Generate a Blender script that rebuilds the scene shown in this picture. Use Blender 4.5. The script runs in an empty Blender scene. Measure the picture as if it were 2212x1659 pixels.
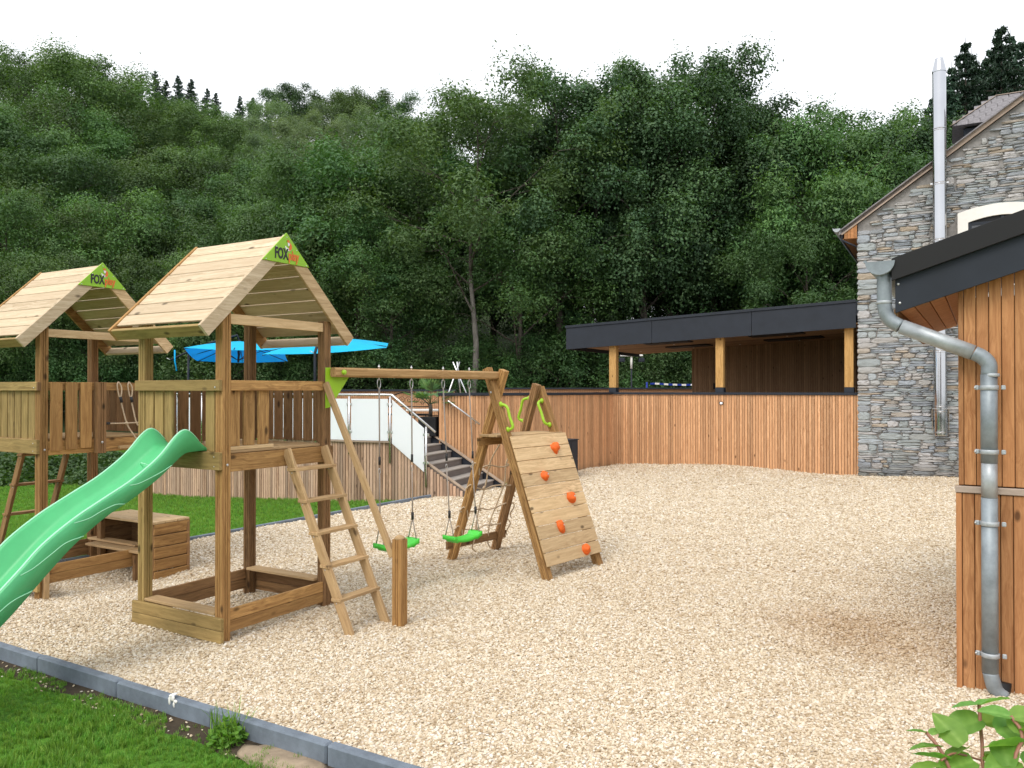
import bpy, bmesh, math, random
import numpy as np
from mathutils import Vector, Matrix, noise
V = Vector
rad = math.radians
random.seed(7)
scene = bpy.context.scene
COL = scene.collection

# ---------------------------------------------------------------- camera
EYE = 2.1
cam_d = bpy.data.cameras.new('camera')
cam_d.sensor_width = 36.0
cam_d.lens = 36.0 * 1700.0 / 2212.0
cam_d.clip_start = 0.05
cam_d.clip_end = 2000.0
cam = bpy.data.objects.new('camera', cam_d)
COL.objects.link(cam)
cam.location = (0, 0, EYE)
cam.rotation_euler = (rad(90.42), 0, 0)
scene.camera = cam

# ---------------------------------------------------------------- overcast sky, soft sun, exposure
SUN_EL, SUN_AZ = 52.0, 216.0            # azimuth clockwise from +Y: the light comes from behind the camera, to the left
world = bpy.data.worlds.new('World')
scene.world = world
world.use_nodes = True
wn = world.node_tree.nodes
wl = world.node_tree.links
for n in list(wn):
    wn.remove(n)
w_out = wn.new('ShaderNodeOutputWorld')
w_bg = wn.new('ShaderNodeBackground')
w_sky = wn.new('ShaderNodeTexSky')
w_sky.sky_type = 'NISHITA'
w_sky.sun_disc = False
w_sky.sun_elevation = rad(SUN_EL)
w_sky.sun_rotation = rad(SUN_AZ)
w_sky.dust_density = 4.0
w_mix = wn.new('ShaderNodeMix')
w_mix.data_type = 'RGBA'
w_mix.inputs[0].default_value = 0.82    # closed cloud cover over the blue
w_mix.inputs[7].default_value = (9.6, 9.75, 10.0, 1)
wl.new(w_sky.outputs[0], w_mix.inputs[6])
wl.new(w_mix.outputs[2], w_bg.inputs[0])
w_bg.inputs[1].default_value = 0.124
wl.new(w_bg.outputs[0], w_out.inputs[0])

sun_d = bpy.data.lights.new('sun', 'SUN')
sun_d.energy = 1.35
sun_d.angle = rad(26)
sun_d.color = (1.0, 0.95, 0.87)
sun = bpy.data.objects.new('sun', sun_d)
COL.objects.link(sun)
sdir = V((math.sin(rad(SUN_AZ)) * math.cos(rad(SUN_EL)), math.cos(rad(SUN_AZ)) * math.cos(rad(SUN_EL)), math.sin(rad(SUN_EL))))
sun.rotation_euler = sdir.to_track_quat('Z', 'Y').to_euler()
sun.location = (-6, -8, 20)

vs = scene.view_settings
vs.view_transform = 'Standard'
vs.look = 'None'
vs.gamma = 1.0
vs.exposure = 0.42
vs.use_curve_mapping = False
scene.render.film_transparent = False
scene.cycles.use_denoising = True
scene.cycles.max_bounces = 6
scene.cycles.diffuse_bounces = 3
scene.cycles.glossy_bounces = 3
scene.cycles.transmission_bounces = 4
scene.cycles.adaptive_threshold = 0.02
scene.cycles.transparent_max_bounces = 8
scene.cycles.caustics_reflective = False
scene.cycles.caustics_refractive = False

# ---------------------------------------------------------------- helpers
def link(name, data, parent=None, M=None):
    o = bpy.data.objects.new(name, data)
    COL.objects.link(o)
    if parent is not None:
        o.parent = parent
    if M is not None:
        o.matrix_local = M
    return o

def tag(o, label=None, cat=None, group=None, kind=None):
    if label: o['label'] = label
    if cat: o['category'] = cat
    if group: o['group'] = group
    if kind: o['kind'] = kind
    return o

def thing(name, label, cat, loc=(0, 0, 0), rotz=0.0, group=None):
    o = bpy.data.objects.new(name, None)
    o.empty_display_size = 0.2
    COL.objects.link(o)
    o.location = loc
    o.rotation_euler = (0, 0, rotz)
    return tag(o, label, cat, group)

def mesh_from(verts, faces, mat=None, smooth=False, name='mesh'):
    me = bpy.data.meshes.new(name)
    me.from_pydata([tuple(v) for v in verts], [], faces)
    me.validate(clean_customdata=False)
    if smooth:
        me.polygons.foreach_set('use_smooth', [True] * len(me.polygons))
    if mat:
        me.materials.append(mat)
    me.update()
    return me

def fix_normals(me):
    bm = bmesh.new(); bm.from_mesh(me)
    bmesh.ops.recalc_face_normals(bm, faces=bm.faces)
    bm.to_mesh(me); bm.free()
    return me

_boxes = {}
def box_mesh(lx, ly, lz, mat, bev=0.003):
    bev = min(bev, 0.3 * min(lx, ly, lz))
    key = (round(lx, 3), round(ly, 3), round(lz, 3), mat.name, round(bev, 4))
    if key in _boxes:
        return _boxes[key]
    bm = bmesh.new()
    bmesh.ops.create_cube(bm, size=1.0)
    for v in bm.verts:
        v.co = V((v.co.x * lx, v.co.y * ly, v.co.z * lz))
    if bev > 0.0003:
        bmesh.ops.bevel(bm, geom=list(bm.edges), offset=bev, segments=1, affect='EDGES', profile=0.5)
    me = bpy.data.meshes.new('box')
    bm.to_mesh(me); bm.free()
    me.materials.append(mat)
    _boxes[key] = me
    return me

def frame(x, up, org):
    """matrix with local X along x and local Z close to up"""
    x = V(x).normalized(); up = V(up)
    y = up.cross(x)
    if y.length < 1e-5:
        y = V((0, 1, 0)).cross(x)
    y.normalize()
    z = x.cross(y)
    return Matrix(((x.x, y.x, z.x, org[0]), (x.y, y.y, z.y, org[1]), (x.z, y.z, z.z, org[2]), (0, 0, 0, 1)))

def bar(name, p0, p1, w, t, mat, parent, up=(0, 0, 1), bev=0.003):
    """a board from p0 to p1, w wide (across), t thick (along up)"""
    p0 = V(p0); p1 = V(p1)
    L = round((p1 - p0).length, 3)
    return link(name, box_mesh(L, w, t, mat, bev), parent, frame(p1 - p0, up, (p0 + p1) / 2))

def blk(name, x0, x1, y0, y1, z0, z1, mat, parent, bev=0.003):
    """an axis-aligned board in the parent's space; its local X runs along its longest side"""
    d = (x1 - x0, y1 - y0, z1 - z0)
    c = ((x0 + x1) / 2, (y0 + y1) / 2, (z0 + z1) / 2)
    k = max(range(3), key=lambda i: d[i])
    if k == 0:
        return link(name, box_mesh(d[0], d[1], d[2], mat, bev), parent, Matrix.Translation(c))
    if k == 1:
        return link(name, box_mesh(d[1], d[0], d[2], mat, bev), parent, frame((0, 1, 0), (0, 0, 1), c))
    return link(name, box_mesh(d[2], d[1], d[0], mat, bev), parent, frame((0, 0, 1), (-1, 0, 0), c))

def prism(name, pts, axis_len, mat, parent, M, bev=0.0):
    """polygon pts (x, y) in local XY, extruded from z=0 to axis_len, placed by M"""
    n = len(pts)
    vs_ = [(p[0], p[1], 0) for p in pts] + [(p[0], p[1], axis_len) for p in pts]
    fs = [list(range(n))[::-1], list(range(n, 2 * n))] + [[i, (i + 1) % n, n + (i + 1) % n, n + i] for i in range(n)]
    me = fix_normals(mesh_from(vs_, fs, mat))
    if bev:
        bm = bmesh.new(); bm.from_mesh(me)
        bmesh.ops.bevel(bm, geom=list(bm.edges), offset=bev, segments=1, affect='EDGES')
        bm.to_mesh(me); bm.free()
    return link(name, me, parent, M)

def tube_mesh(path, r, mat, seg=8, caps=True, closed=False):
    path = [V(p) for p in path]
    rs = r if isinstance(r, (list, tuple)) else [r] * len(path)
    n = len(path)
    verts, faces = [], []
    prev = None
    for i, p in enumerate(path):
        if closed:
            t = path[(i + 1) % n] - path[i - 1]
        else:
            t = (path[min(i + 1, n - 1)] - path[max(i - 1, 0)])
        t.normalize()
        if prev is None:
            a = V((0, 0, 1)) if abs(t.z) < 0.9 else V((1, 0, 0))
            s = t.cross(a).normalized()
        else:
            s = (prev - t * prev.dot(t)).normalized()
        prev = s
        b = t.cross(s)
        for k in range(seg):
            an = 2 * math.pi * k / seg
            verts.append(p + (s * math.cos(an) + b * math.sin(an)) * rs[i])
    m = n if closed else n - 1
    for i in range(m):
        j = (i + 1) % n
        for k in range(seg):
            k2 = (k + 1) % seg
            faces.append([i * seg + k, i * seg + k2, j * seg + k2, j * seg + k])
    me = mesh_from(verts, faces, mat, True)
    if caps and not closed:
        bm = bmesh.new(); bm.from_mesh(me); bm.verts.ensure_lookup_table()
        bm.faces.new([bm.verts[k] for k in range(seg)][::-1])
        bm.faces.new([bm.verts[(n - 1) * seg + k] for k in range(seg)])
        for f in bm.faces:
            if len(f.verts) > 4: f.smooth = False
        bm.to_mesh(me); bm.free()
    return me

def tube(name, path, r, mat, parent=None, seg=8, closed=False):
    return link(name, tube_mesh(path, r, mat, seg, True, closed), parent)

def smooth_path(pts, n=8):
    """Catmull-Rom through pts"""
    pts = [V(p) for p in pts]
    P = [pts[0] * 2 - pts[1]] + pts + [pts[-1] * 2 - pts[-2]]
    out = []
    for i in range(1, len(P) - 2):
        for k in range(n):
            t = k / n
            a, b, c, d = P[i - 1], P[i], P[i + 1], P[i + 2]
            out.append(0.5 * ((2 * b) + (c - a) * t + (2 * a - 5 * b + 4 * c - d) * t * t + (3 * b - a - 3 * c + d) * t ** 3))
    out.append(pts[-1])
    return out

def lathe(name, prof, mat, parent=None, M=None, seg=24, smooth=True):
    """prof: list of (radius, z)"""
    verts, faces = [], []
    for r, z in prof:
        for k in range(seg):
            a = 2 * math.pi * k / seg
            verts.append((r * math.cos(a), r * math.sin(a), z))
    for i in range(len(prof) - 1):
        for k in range(seg):
            k2 = (k + 1) % seg
            faces.append([i * seg + k, i * seg + k2, (i + 1) * seg + k2, (i + 1) * seg + k])
    me = mesh_from(verts, faces, mat, smooth)
    bm = bmesh.new(); bm.from_mesh(me); bm.verts.ensure_lookup_table()
    n = len(prof)
    for ring in ([bm.verts[k] for k in range(seg)][::-1], [bm.verts[(n - 1) * seg + k] for k in range(seg)]):
        try:
            f = bm.faces.new(ring); f.smooth = False
        except ValueError:
            pass
    bm.to_mesh(me); bm.free()
    return link(name, me, parent, M)

def ico(name, p, s, mat, parent=None, sub=2, jit=0.0, seed=0):
    bm = bmesh.new()
    bmesh.ops.create_icosphere(bm, subdivisions=sub, radius=1.0)
    for v in bm.verts:
        k = 1 + jit * noise.noise(v.co * 1.7 + V((seed * 3.1, seed, 0)))
        v.co = V((v.co.x * s[0], v.co.y * s[1], v.co.z * s[2])) * k
    me = bpy.data.meshes.new('blob'); bm.to_mesh(me); bm.free()
    me.polygons.foreach_set('use_smooth', [True] * len(me.polygons))
    me.materials.append(mat)
    return link(name, me, parent, Matrix.Translation(p))

# ---------------------------------------------------------------- materials
def new_mat(name):
    m = bpy.data.materials.new(name)
    m.use_nodes = True
    nt = m.node_tree
    b = nt.nodes['Principled BSDF']
    return m, nt, b

def N(nt, t, **kw):
    n = nt.nodes.new(t)
    for k, v in kw.items():
        setattr(n, k, v)
    return n

def ramp(nt, fac, stops, interp='LINEAR'):
    r = N(nt, 'ShaderNodeValToRGB')
    r.color_ramp.interpolation = interp
    els = r.color_ramp.elements
    while len(els) > 1:
        els.remove(els[-1])
    els[0].position = stops[0][0]; els[0].color = (*stops[0][1], 1)
    for p, c in stops[1:]:
        e = els.new(p); e.color = (*c, 1)
    nt.links.new(fac, r.inputs[0])
    return r.outputs[0]

def math_n(nt, op, a, b=None):
    n = N(nt, 'ShaderNodeMath', operation=op)
    for i, x in enumerate((a, b)):
        if x is None: continue
        if isinstance(x, (int, float)): n.inputs[i].default_value = x
        else: nt.links.new(x, n.inputs[i])
    return n.outputs[0]

def mix_c(nt, fac, a, b, mode='MIX'):
    n = N(nt, 'ShaderNodeMix', data_type='RGBA', blend_type=mode)
    for i, x in ((0, fac), (6, a), (7, b)):
        if isinstance(x, (int, float)): n.inputs[i].default_value = x
        elif isinstance(x, tuple): n.inputs[i].default_value = (*x, 1)
        else: nt.links.new(x, n.inputs[i])
    return n.outputs[2]

def vec_scale(nt, vec, s):
    n = N(nt, 'ShaderNodeVectorMath', operation='MULTIPLY')
    nt.links.new(vec, n.inputs[0]); n.inputs[1].default_value = s
    return n.outputs[0]

def noise_t(nt, vec, scale, detail=4, rough=0.6):
    n = N(nt, 'ShaderNodeTexNoise')
    nt.links.new(vec, n.inputs['Vector'])
    n.inputs['Scale'].default_value = scale
    n.inputs['Detail'].default_value = detail
    n.inputs['Roughness'].default_value = rough
    return n.outputs[0]

def bump(nt, b, h, strength=0.3, dist=0.01):
    n = N(nt, 'ShaderNodeBump')
    n.inputs['Strength'].default_value = strength
    n.inputs['Distance'].default_value = dist
    nt.links.new(h, n.inputs['Height'])
    nt.links.new(n.outputs[0], b.inputs['Normal'])

def plain(name, c, rough=0.6, metal=0.0, spec=0.5, var=0.12, nscale=6.0, bumpy=0.0):
    """painted / plastic / metal surface with faint blotches and scuffs"""
    m, nt, b = new_mat(name)
    tc = N(nt, 'ShaderNodeTexCoord')
    f = noise_t(nt, tc.outputs['Object'], nscale, 6, 0.65)
    lo = tuple(max(0, x * (1 - var)) for x in c); hi = tuple(min(1, x * (1 + var)) for x in c)
    nt.links.new(ramp(nt, f, [(0.3, lo), (0.7, hi)]), b.inputs['Base Color'])
    rr = N(nt, 'ShaderNodeMapRange')
    nt.links.new(f, rr.inputs[0]); rr.inputs[1].default_value = 0.3; rr.inputs[2].default_value = 0.7
    rr.inputs[3].default_value = max(0.02, rough - 0.08); rr.inputs[4].default_value = min(1, rough + 0.08)
    nt.links.new(rr.outputs[0], b.inputs['Roughness'])
    b.inputs['Metallic'].default_value = metal
    b.inputs['Specular IOR Level'].default_value = spec
    if bumpy:
        bump(nt, b, noise_t(nt, tc.outputs['Object'], nscale * 8, 4), bumpy, 0.004)
    return m

def wood(name, dark, light, alt, knots=0.5, rough=0.75, grain=1.0, vary=0.35, stain=None, along='X'):
    """sawn softwood, grain along the board's own X; every board is shifted, so no two look alike"""
    m, nt, b = new_mat(name)
    L = nt.links
    tc = N(nt, 'ShaderNodeTexCoord')
    oi = N(nt, 'ShaderNodeObjectInfo')
    off = N(nt, 'ShaderNodeVectorMath', operation='MULTIPLY_ADD')
    cmb = N(nt, 'ShaderNodeCombineXYZ')
    for i, k in enumerate((37.0, 11.3, 23.7)):
        L.new(math_n(nt, 'MULTIPLY', oi.outputs['Random'], k), cmb.inputs[i])
    off.inputs[1].default_value = (1, 1, 1)
    src = tc.outputs['Object']
    if along == 'Z':                            # pieces modelled upright: turn their length to X
        sp = N(nt, 'ShaderNodeSeparateXYZ'); cb = N(nt, 'ShaderNodeCombineXYZ')
        L.new(src, sp.inputs[0]); L.new(sp.outputs[2], cb.inputs[0]); L.new(sp.outputs[1], cb.inputs[1]); L.new(sp.outputs[0], cb.inputs[2])
        src = cb.outputs[0]
    L.new(src, off.inputs[0]); L.new(cmb.outputs[0], off.inputs[2])
    p = off.outputs[0]
    warp = noise_t(nt, vec_scale(nt, p, (1.6, 5, 5)), 1.0, 2)
    # knots: sparse stretched cells
    kv = N(nt, 'ShaderNodeTexVoronoi'); kv.inputs['Scale'].default_value = 1.0
    L.new(vec_scale(nt, p, (4.0, 8.0, 8.0)), kv.inputs['Vector'])
    kd = kv.outputs['Distance']
    ksel = math_n(nt, 'LESS_THAN', N_sep(nt, kv.outputs['Color']), knots)
    kcore = N(nt, 'ShaderNodeMapRange'); L.new(kd, kcore.inputs[0])
    kcore.inputs[1].default_value = 0.09; kcore.inputs[2].default_value = 0.20; kcore.inputs[3].default_value = 1; kcore.inputs[4].default_value = 0
    kfac = math_n(nt, 'MULTIPLY', kcore.outputs[0], ksel)
    # year rings bent around the knots
    ring_in = N(nt, 'ShaderNodeVectorMath', operation='ADD')
    L.new(vec_scale(nt, p, (0.9 * grain, 16 * grain, 16 * grain)), ring_in.inputs[0])
    bend = N(nt, 'ShaderNodeCombineXYZ')
    bb = math_n(nt, 'MULTIPLY', warp, 2.2)
    for i in range(3): L.new(bb, bend.inputs[i])
    L.new(bend.outputs[0], ring_in.inputs[1])
    g1 = noise_t(nt, ring_in.outputs[0], 2.2, 5, 0.7)
    g2 = noise_t(nt, vec_scale(nt, p, (3, 90, 90)), 1.0, 3)
    g = math_n(nt, 'ADD', math_n(nt, 'MULTIPLY', g1, 0.75), math_n(nt, 'MULTIPLY', g2, 0.25))
    c = ramp(nt, g, [(0.37, dark), (0.5, tuple((a + q) / 2 for a, q in zip(dark, light))), (0.62, light)])
    # each board its own tone
    tone = N(nt, 'ShaderNodeTexWhiteNoise', noise_dimensions='1D')
    L.new(oi.outputs['Random'], tone.inputs['W'])
    c = mix_c(nt, math_n(nt, 'MULTIPLY', tone.outputs['Value'], 0.75), c, mix_c(nt, 0.8, c, alt, 'MIX'))
    hsv = N(nt, 'ShaderNodeHueSaturation')
    L.new(c, hsv.inputs['Color'])
    vv = N(nt, 'ShaderNodeMapRange'); L.new(oi.outputs['Random'], vv.inputs[0])
    vv.inputs[3].default_value = 1 - vary * 0.5; vv.inputs[4].default_value = 1 + vary * 0.5
    L.new(vv.outputs[0], hsv.inputs['Value'])
    c = hsv.outputs[0]
    if stain:
        sf = noise_t(nt, vec_scale(nt, p, (1.0, 2.5, 2.5)), 1.3, 5)
        sm = N(nt, 'ShaderNodeMapRange'); L.new(sf, sm.inputs[0])
        sm.inputs[1].default_value = 0.48; sm.inputs[2].default_value = 0.72
        c = mix_c(nt, math_n(nt, 'MULTIPLY', sm.outputs[0], 0.6), c, stain)
    c = mix_c(nt, math_n(nt, 'MULTIPLY', kfac, 0.9), c, tuple(x * 0.32 for x in dark))
    L.new(c, b.inputs['Base Color'])
    b.inputs['Roughness'].default_value = rough
    b.inputs['Specular IOR Level'].default_value = 0.25
    bump(nt, b, g, 0.25, 0.004)
    return m

def N_sep(nt, col):
    s = N(nt, 'ShaderNodeSeparateColor')
    nt.links.new(col, s.inputs[0])
    return s.outputs[0]

M = {}
M['amber'] = wood('wood_amber', (0.20, 0.10, 0.034), (0.50, 0.295, 0.112), (0.35, 0.185, 0.066), 0.5, vary=0.45)
M['olive'] = wood('wood_olive', (0.185, 0.12, 0.042), (0.43, 0.30, 0.12), (0.30, 0.205, 0.075), 0.6, vary=0.4, stain=(0.17, 0.125, 0.045))  # left-face boards: preservative green, with that side's shading put into the colour too
M['brown'] = wood('wood_brown', (0.125, 0.068, 0.030), (0.33, 0.19, 0.085), (0.23, 0.125, 0.056), 0.5, vary=0.45)
M['pale'] = wood('wood_pale', (0.42, 0.31, 0.19), (0.66, 0.54, 0.38), (0.58, 0.45, 0.30), 0.35, vary=0.25)
M['plank'] = wood('wood_plank', (0.38, 0.245, 0.12), (0.70, 0.52, 0.31), (0.55, 0.39, 0.21), 0.55, vary=0.35)
M['tread'] = wood('wood_tread', (0.31, 0.19, 0.09), (0.55, 0.38, 0.20), (0.46, 0.31, 0.16), 0.4, vary=0.3)
M['larch'] = wood('larch_slat', (0.38, 0.185, 0.085), (0.69, 0.415, 0.23), (0.56, 0.305, 0.155), 0.10, vary=0.45)
M['weathered'] = wood('larch_weathered', (0.25, 0.145, 0.092), (0.54, 0.36, 0.24), (0.45, 0.33, 0.25), 0.15, vary=0.65)
M['cedar'] = wood('shed_board', (0.26, 0.108, 0.040), (0.50, 0.255, 0.112), (0.41, 0.185, 0.076), 0.14, vary=0.4)
M['greywood'] = wood('trim_weathered', (0.27, 0.21, 0.165), (0.47, 0.38, 0.31), (0.40, 0.33, 0.28), 0.1, vary=0.2)
M['post'] = wood('beam_larch', (0.36, 0.19, 0.06), (0.62, 0.38, 0.145), (0.52, 0.31, 0.11), 0.45, vary=0.15)
M['beam'] = wood('wood_beam', (0.27, 0.15, 0.058), (0.52, 0.33, 0.15), (0.40, 0.24, 0.10), 0.4, vary=0.1, along='Z')
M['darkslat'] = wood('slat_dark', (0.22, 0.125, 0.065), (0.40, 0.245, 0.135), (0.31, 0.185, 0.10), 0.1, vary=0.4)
M['deck'] = wood('decking', (0.24, 0.17, 0.12), (0.40, 0.31, 0.23), (0.34, 0.27, 0.21), 0.1, vary=0.2)
M['composite'] = wood('stair_composite', (0.115, 0.09, 0.078), (0.185, 0.155, 0.138), (0.16, 0.14, 0.13), 0.0, vary=0.15)
M['comptop'] = wood('stair_tread', (0.25, 0.22, 0.19), (0.38, 0.34, 0.30), (0.33, 0.30, 0.27), 0.0, vary=0.12)
M['anthracite'] = plain('anthracite', (0.023, 0.028, 0.038), 0.62, 0.0, 0.25, 0.18, 3, 0.05)
M['black'] = plain('near_black', (0.012, 0.012, 0.013), 0.6, 0, 0.3, 0.2)
M['backing'] = plain('dark_batten', (0.05, 0.026, 0.015), 0.9, 0, 0.1, 0.2)
M['steel'] = plain('stainless', (0.62, 0.62, 0.62), 0.28, 1.0, 0.5, 0.06, 5)
M['chrome'] = plain('polished_flue', (0.50, 0.51, 0.53), 0.10, 1.0, 0.5, 0.05, 2)
M['zinc'] = plain('zinc', (0.24, 0.275, 0.30), 0.5, 0.35, 0.5, 0.25, 9, 0.12)
M['zinclight'] = plain('zinc_new', (0.38, 0.41, 0.43), 0.48, 0.4, 0.5, 0.2, 11, 0.1)
M['bolt'] = plain('bolt', (0.55, 0.55, 0.55), 0.35, 0.9)
M['lime'] = plain('lime_plastic', (0.30, 0.53, 0.018), 0.42, 0, 0.5, 0.06, 3)
M['slide'] = plain('slide_plastic', (0.075, 0.43, 0.17), 0.42, 0, 0.5, 0.12, 2.5)
M['slideline'] = plain('slide_rim', (0.36, 0.74, 0.50), 0.4, 0, 0.5, 0.05, 3)
M['seat'] = plain('swing_seat', (0.065, 0.60, 0.045), 0.4, 0, 0.5, 0.06, 4)
M['orange'] = plain('climbing_hold', (0.72, 0.125, 0.012), 0.6, 0, 0.4, 0.12, 25, 0.3)
M['rope'] = plain('rope', (0.55, 0.43, 0.30), 0.9, 0, 0.1, 0.3, 140, 0.6)
M['ropegrey'] = plain('rope_grey', (0.36, 0.31, 0.27), 0.9, 0, 0.1, 0.3, 140, 0.6)
M['ferrule'] = plain('ferrule', (0.012, 0.012, 0.014), 0.5)
M['signgreen'] = plain('sign_green', (0.26, 0.50, 0.016), 0.45, 0, 0.5, 0.04, 3)
M['ink'] = plain('sign_black', (0.014, 0.013, 0.013), 0.5)
M['signorange'] = plain('sign_orange', (0.72, 0.155, 0.022), 0.5)
M['white'] = plain('white_paint', (0.78, 0.76, 0.72), 0.6, 0, 0.4, 0.05, 3, 0.05)
M['emblemwhite'] = plain('sign_white', (0.8, 0.8, 0.78), 0.5)
M['kerb'] = plain('kerb_concrete', (0.150, 0.178, 0.215), 0.82, 0, 0.3, 0.32, 5, 0.35)
M['mortar'] = plain('mortar', (0.25, 0.24, 0.23), 0.95, 0, 0.2, 0.25, 9, 0.7)
M['soil'] = plain('soil', (0.055, 0.042, 0.028), 0.95, 0, 0.2, 0.5, 6, 0.8)
M['slab'] = plain('sandstone_slab', (0.30, 0.235, 0.165), 0.9, 0, 0.2, 0.25, 12, 0.4)
M['blueshade'] = None
M['lampface'] = None
def frosted(name):
    m, nt, b = new_mat(name)
    b.inputs['Base Color'].default_value = (0.72, 0.82, 0.85, 1)
    b.inputs['Roughness'].default_value = 0.35
    tr = N(nt, 'ShaderNodeBsdfTranslucent'); tr.inputs[0].default_value = (0.93, 0.96, 1.0, 1)
    mx = N(nt, 'ShaderNodeMixShader'); mx.inputs[0].default_value = 0.35
    tc = N(nt, 'ShaderNodeTexCoord')
    f = noise_t(nt, tc.outputs['Object'], 1.5, 3)
    nt.links.new(ramp(nt, f, [(0.3, (0.90, 0.945, 0.975)), (0.7, (0.93, 0.965, 0.99))]), b.inputs['Base Color'])
    nt.links.new(b.outputs[0], mx.inputs[1]); nt.links.new(tr.outputs[0], mx.inputs[2])
    nt.links.new(mx.outputs[0], nt.nodes['Material Output'].inputs[0])
    return m
M['frosted'] = frosted('frosted_glass')

def fabric(name, c):
    m, nt, b = new_mat(name)
    tc = N(nt, 'ShaderNodeTexCoord')
    f = noise_t(nt, tc.outputs['Object'], 2.0, 4)
    col = ramp(nt, f, [(0.3, tuple(x * 0.88 for x in c)), (0.7, c)])
    nt.links.new(col, b.inputs['Base Color'])
    b.inputs['Roughness'].default_value = 0.8
    tr = N(nt, 'ShaderNodeBsdfTranslucent')
    nt.links.new(mix_c(nt, 1.0, col, (0.5, 0.42, 1.0), 'MULTIPLY'), tr.inputs[0])
    mx = N(nt, 'ShaderNodeMixShader'); mx.inputs[0].default_value = 0.34
    nt.links.new(b.outputs[0], mx.inputs[1]); nt.links.new(tr.outputs[0], mx.inputs[2])
    nt.links.new(mx.outputs[0], nt.nodes['Material Output'].inputs[0])
    return m
M['blueshade'] = fabric('parasol_blue', (0.004, 0.60, 0.97))

def lamp_mat(name, c, e):
    m, nt, b = new_mat(name)
    b.inputs['Base Color'].default_value = (0.8, 0.8, 0.8, 1)
    b.inputs['Emission Color'].default_value = (*c, 1)
    b.inputs['Emission Strength'].default_value = e
    return m
M['lampface'] = lamp_mat('lamp_lens', (1, 1, 1), 1.0)

def glass_dark(name):
    m, nt, b = new_mat(name)
    tc = N(nt, 'ShaderNodeTexCoord')
    f = noise_t(nt, tc.outputs['Object'], 1.0, 2)
    nt.links.new(ramp(nt, f, [(0.3, (0.02, 0.022, 0.03)), (0.7, (0.05, 0.055, 0.07))]), b.inputs['Base Color'])
    b.inputs['Roughness'].default_value = 0.04
    b.inputs['Specular IOR Level'].default_value = 0.9
    return m
M['pane'] = glass_dark('window_glass')

def leaf_mat(name, c0, c1, c2, trans=0.24, bark=False, tint_range=0.8):
    """foliage: leaf tone from the leaf's own stored tint, plus each plant's own shift"""
    m, nt, b = new_mat(name)
    at = N(nt, 'ShaderNodeAttribute'); at.attribute_name = 'tint'
    oi = N(nt, 'ShaderNodeObjectInfo')
    f = math_n(nt, 'ADD', math_n(nt, 'MULTIPLY', at.outputs['Fac'], 0.75), math_n(nt, 'MULTIPLY', oi.outputs['Random'], 0.25))
    c = ramp(nt, f, [(0.05, c0), (0.5, c1), (0.95, c2)])
    hsv = N(nt, 'ShaderNodeHueSaturation')
    wn_ = N(nt, 'ShaderNodeTexWhiteNoise', noise_dimensions='1D'); nt.links.new(oi.outputs['Random'], wn_.inputs['W'])
    mr = N(nt, 'ShaderNodeMapRange'); nt.links.new(wn_.outputs['Value'], mr.inputs[0])
    mr.inputs[3].default_value = 1.08 - tint_range * 0.5; mr.inputs[4].default_value = 1.08 + tint_range * 0.5
    nt.links.new(mr.outputs[0], hsv.inputs['Value'])
    mh = N(nt, 'ShaderNodeMapRange'); nt.links.new(oi.outputs['Random'], mh.inputs[0])
    mh.inputs[3].default_value = 0.475; mh.inputs[4].default_value = 0.52
    nt.links.new(mh.outputs[0], hsv.inputs['Hue'])
    nt.links.new(c, hsv.inputs['Color'])
    nt.links.new(hsv.outputs[0], b.inputs['Base Color'])
    b.inputs['Roughness'].default_value = 0.55
    b.inputs['Specular IOR Level'].default_value = 0.3
    tr = N(nt, 'ShaderNodeBsdfTranslucent')
    nt.links.new(mix_c(nt, 1.0, hsv.outputs[0], (1.5, 1.6, 0.5), 'MULTIPLY'), tr.inputs[0])
    mx = N(nt, 'ShaderNodeMixShader'); mx.inputs[0].default_value = trans
    nt.links.new(b.outputs[0], mx.inputs[1]); nt.links.new(tr.outputs[0], mx.inputs[2])
    nt.links.new(mx.outputs[0], nt.nodes['Material Output'].inputs[0])
    return m
M['leaf_oak'] = leaf_mat('leaf_oak', (0.036, 0.078, 0.026), (0.066, 0.13, 0.04), (0.12, 0.2, 0.055))
M['leaf_alder'] = leaf_mat('leaf_alder', (0.032, 0.07, 0.034), (0.056, 0.112, 0.05), (0.098, 0.165, 0.062))
M['leaf_ash'] = leaf_mat('leaf_ash', (0.046, 0.105, 0.038), (0.08, 0.165, 0.058), (0.135, 0.235, 0.07))
M['leaf_birch'] = leaf_mat('leaf_birch', (0.078, 0.128, 0.068), (0.12, 0.18, 0.095), (0.16, 0.225, 0.115), 0.3)
M['leaf_spruce'] = leaf_mat('needle_spruce', (0.02, 0.046, 0.03), (0.034, 0.07, 0.044), (0.054, 0.098, 0.054), 0.1)
M['leaf_shrub'] = leaf_mat('leaf_shrub', (0.03, 0.072, 0.026), (0.055, 0.115, 0.038), (0.095, 0.165, 0.052))
M['grass'] = leaf_mat('grass_blade', (0.072, 0.175, 0.024), (0.125, 0.27, 0.036), (0.22, 0.37, 0.065), 0.3, tint_range=0.4)
M['weed'] = leaf_mat('weed_leaf', (0.045, 0.15, 0.02), (0.085, 0.23, 0.03), (0.14, 0.30, 0.05), 0.35)
M['palm'] = leaf_mat('palm_frond', (0.05, 0.12, 0.045), (0.09, 0.18, 0.06), (0.16, 0.25, 0.085), 0.2)

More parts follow.
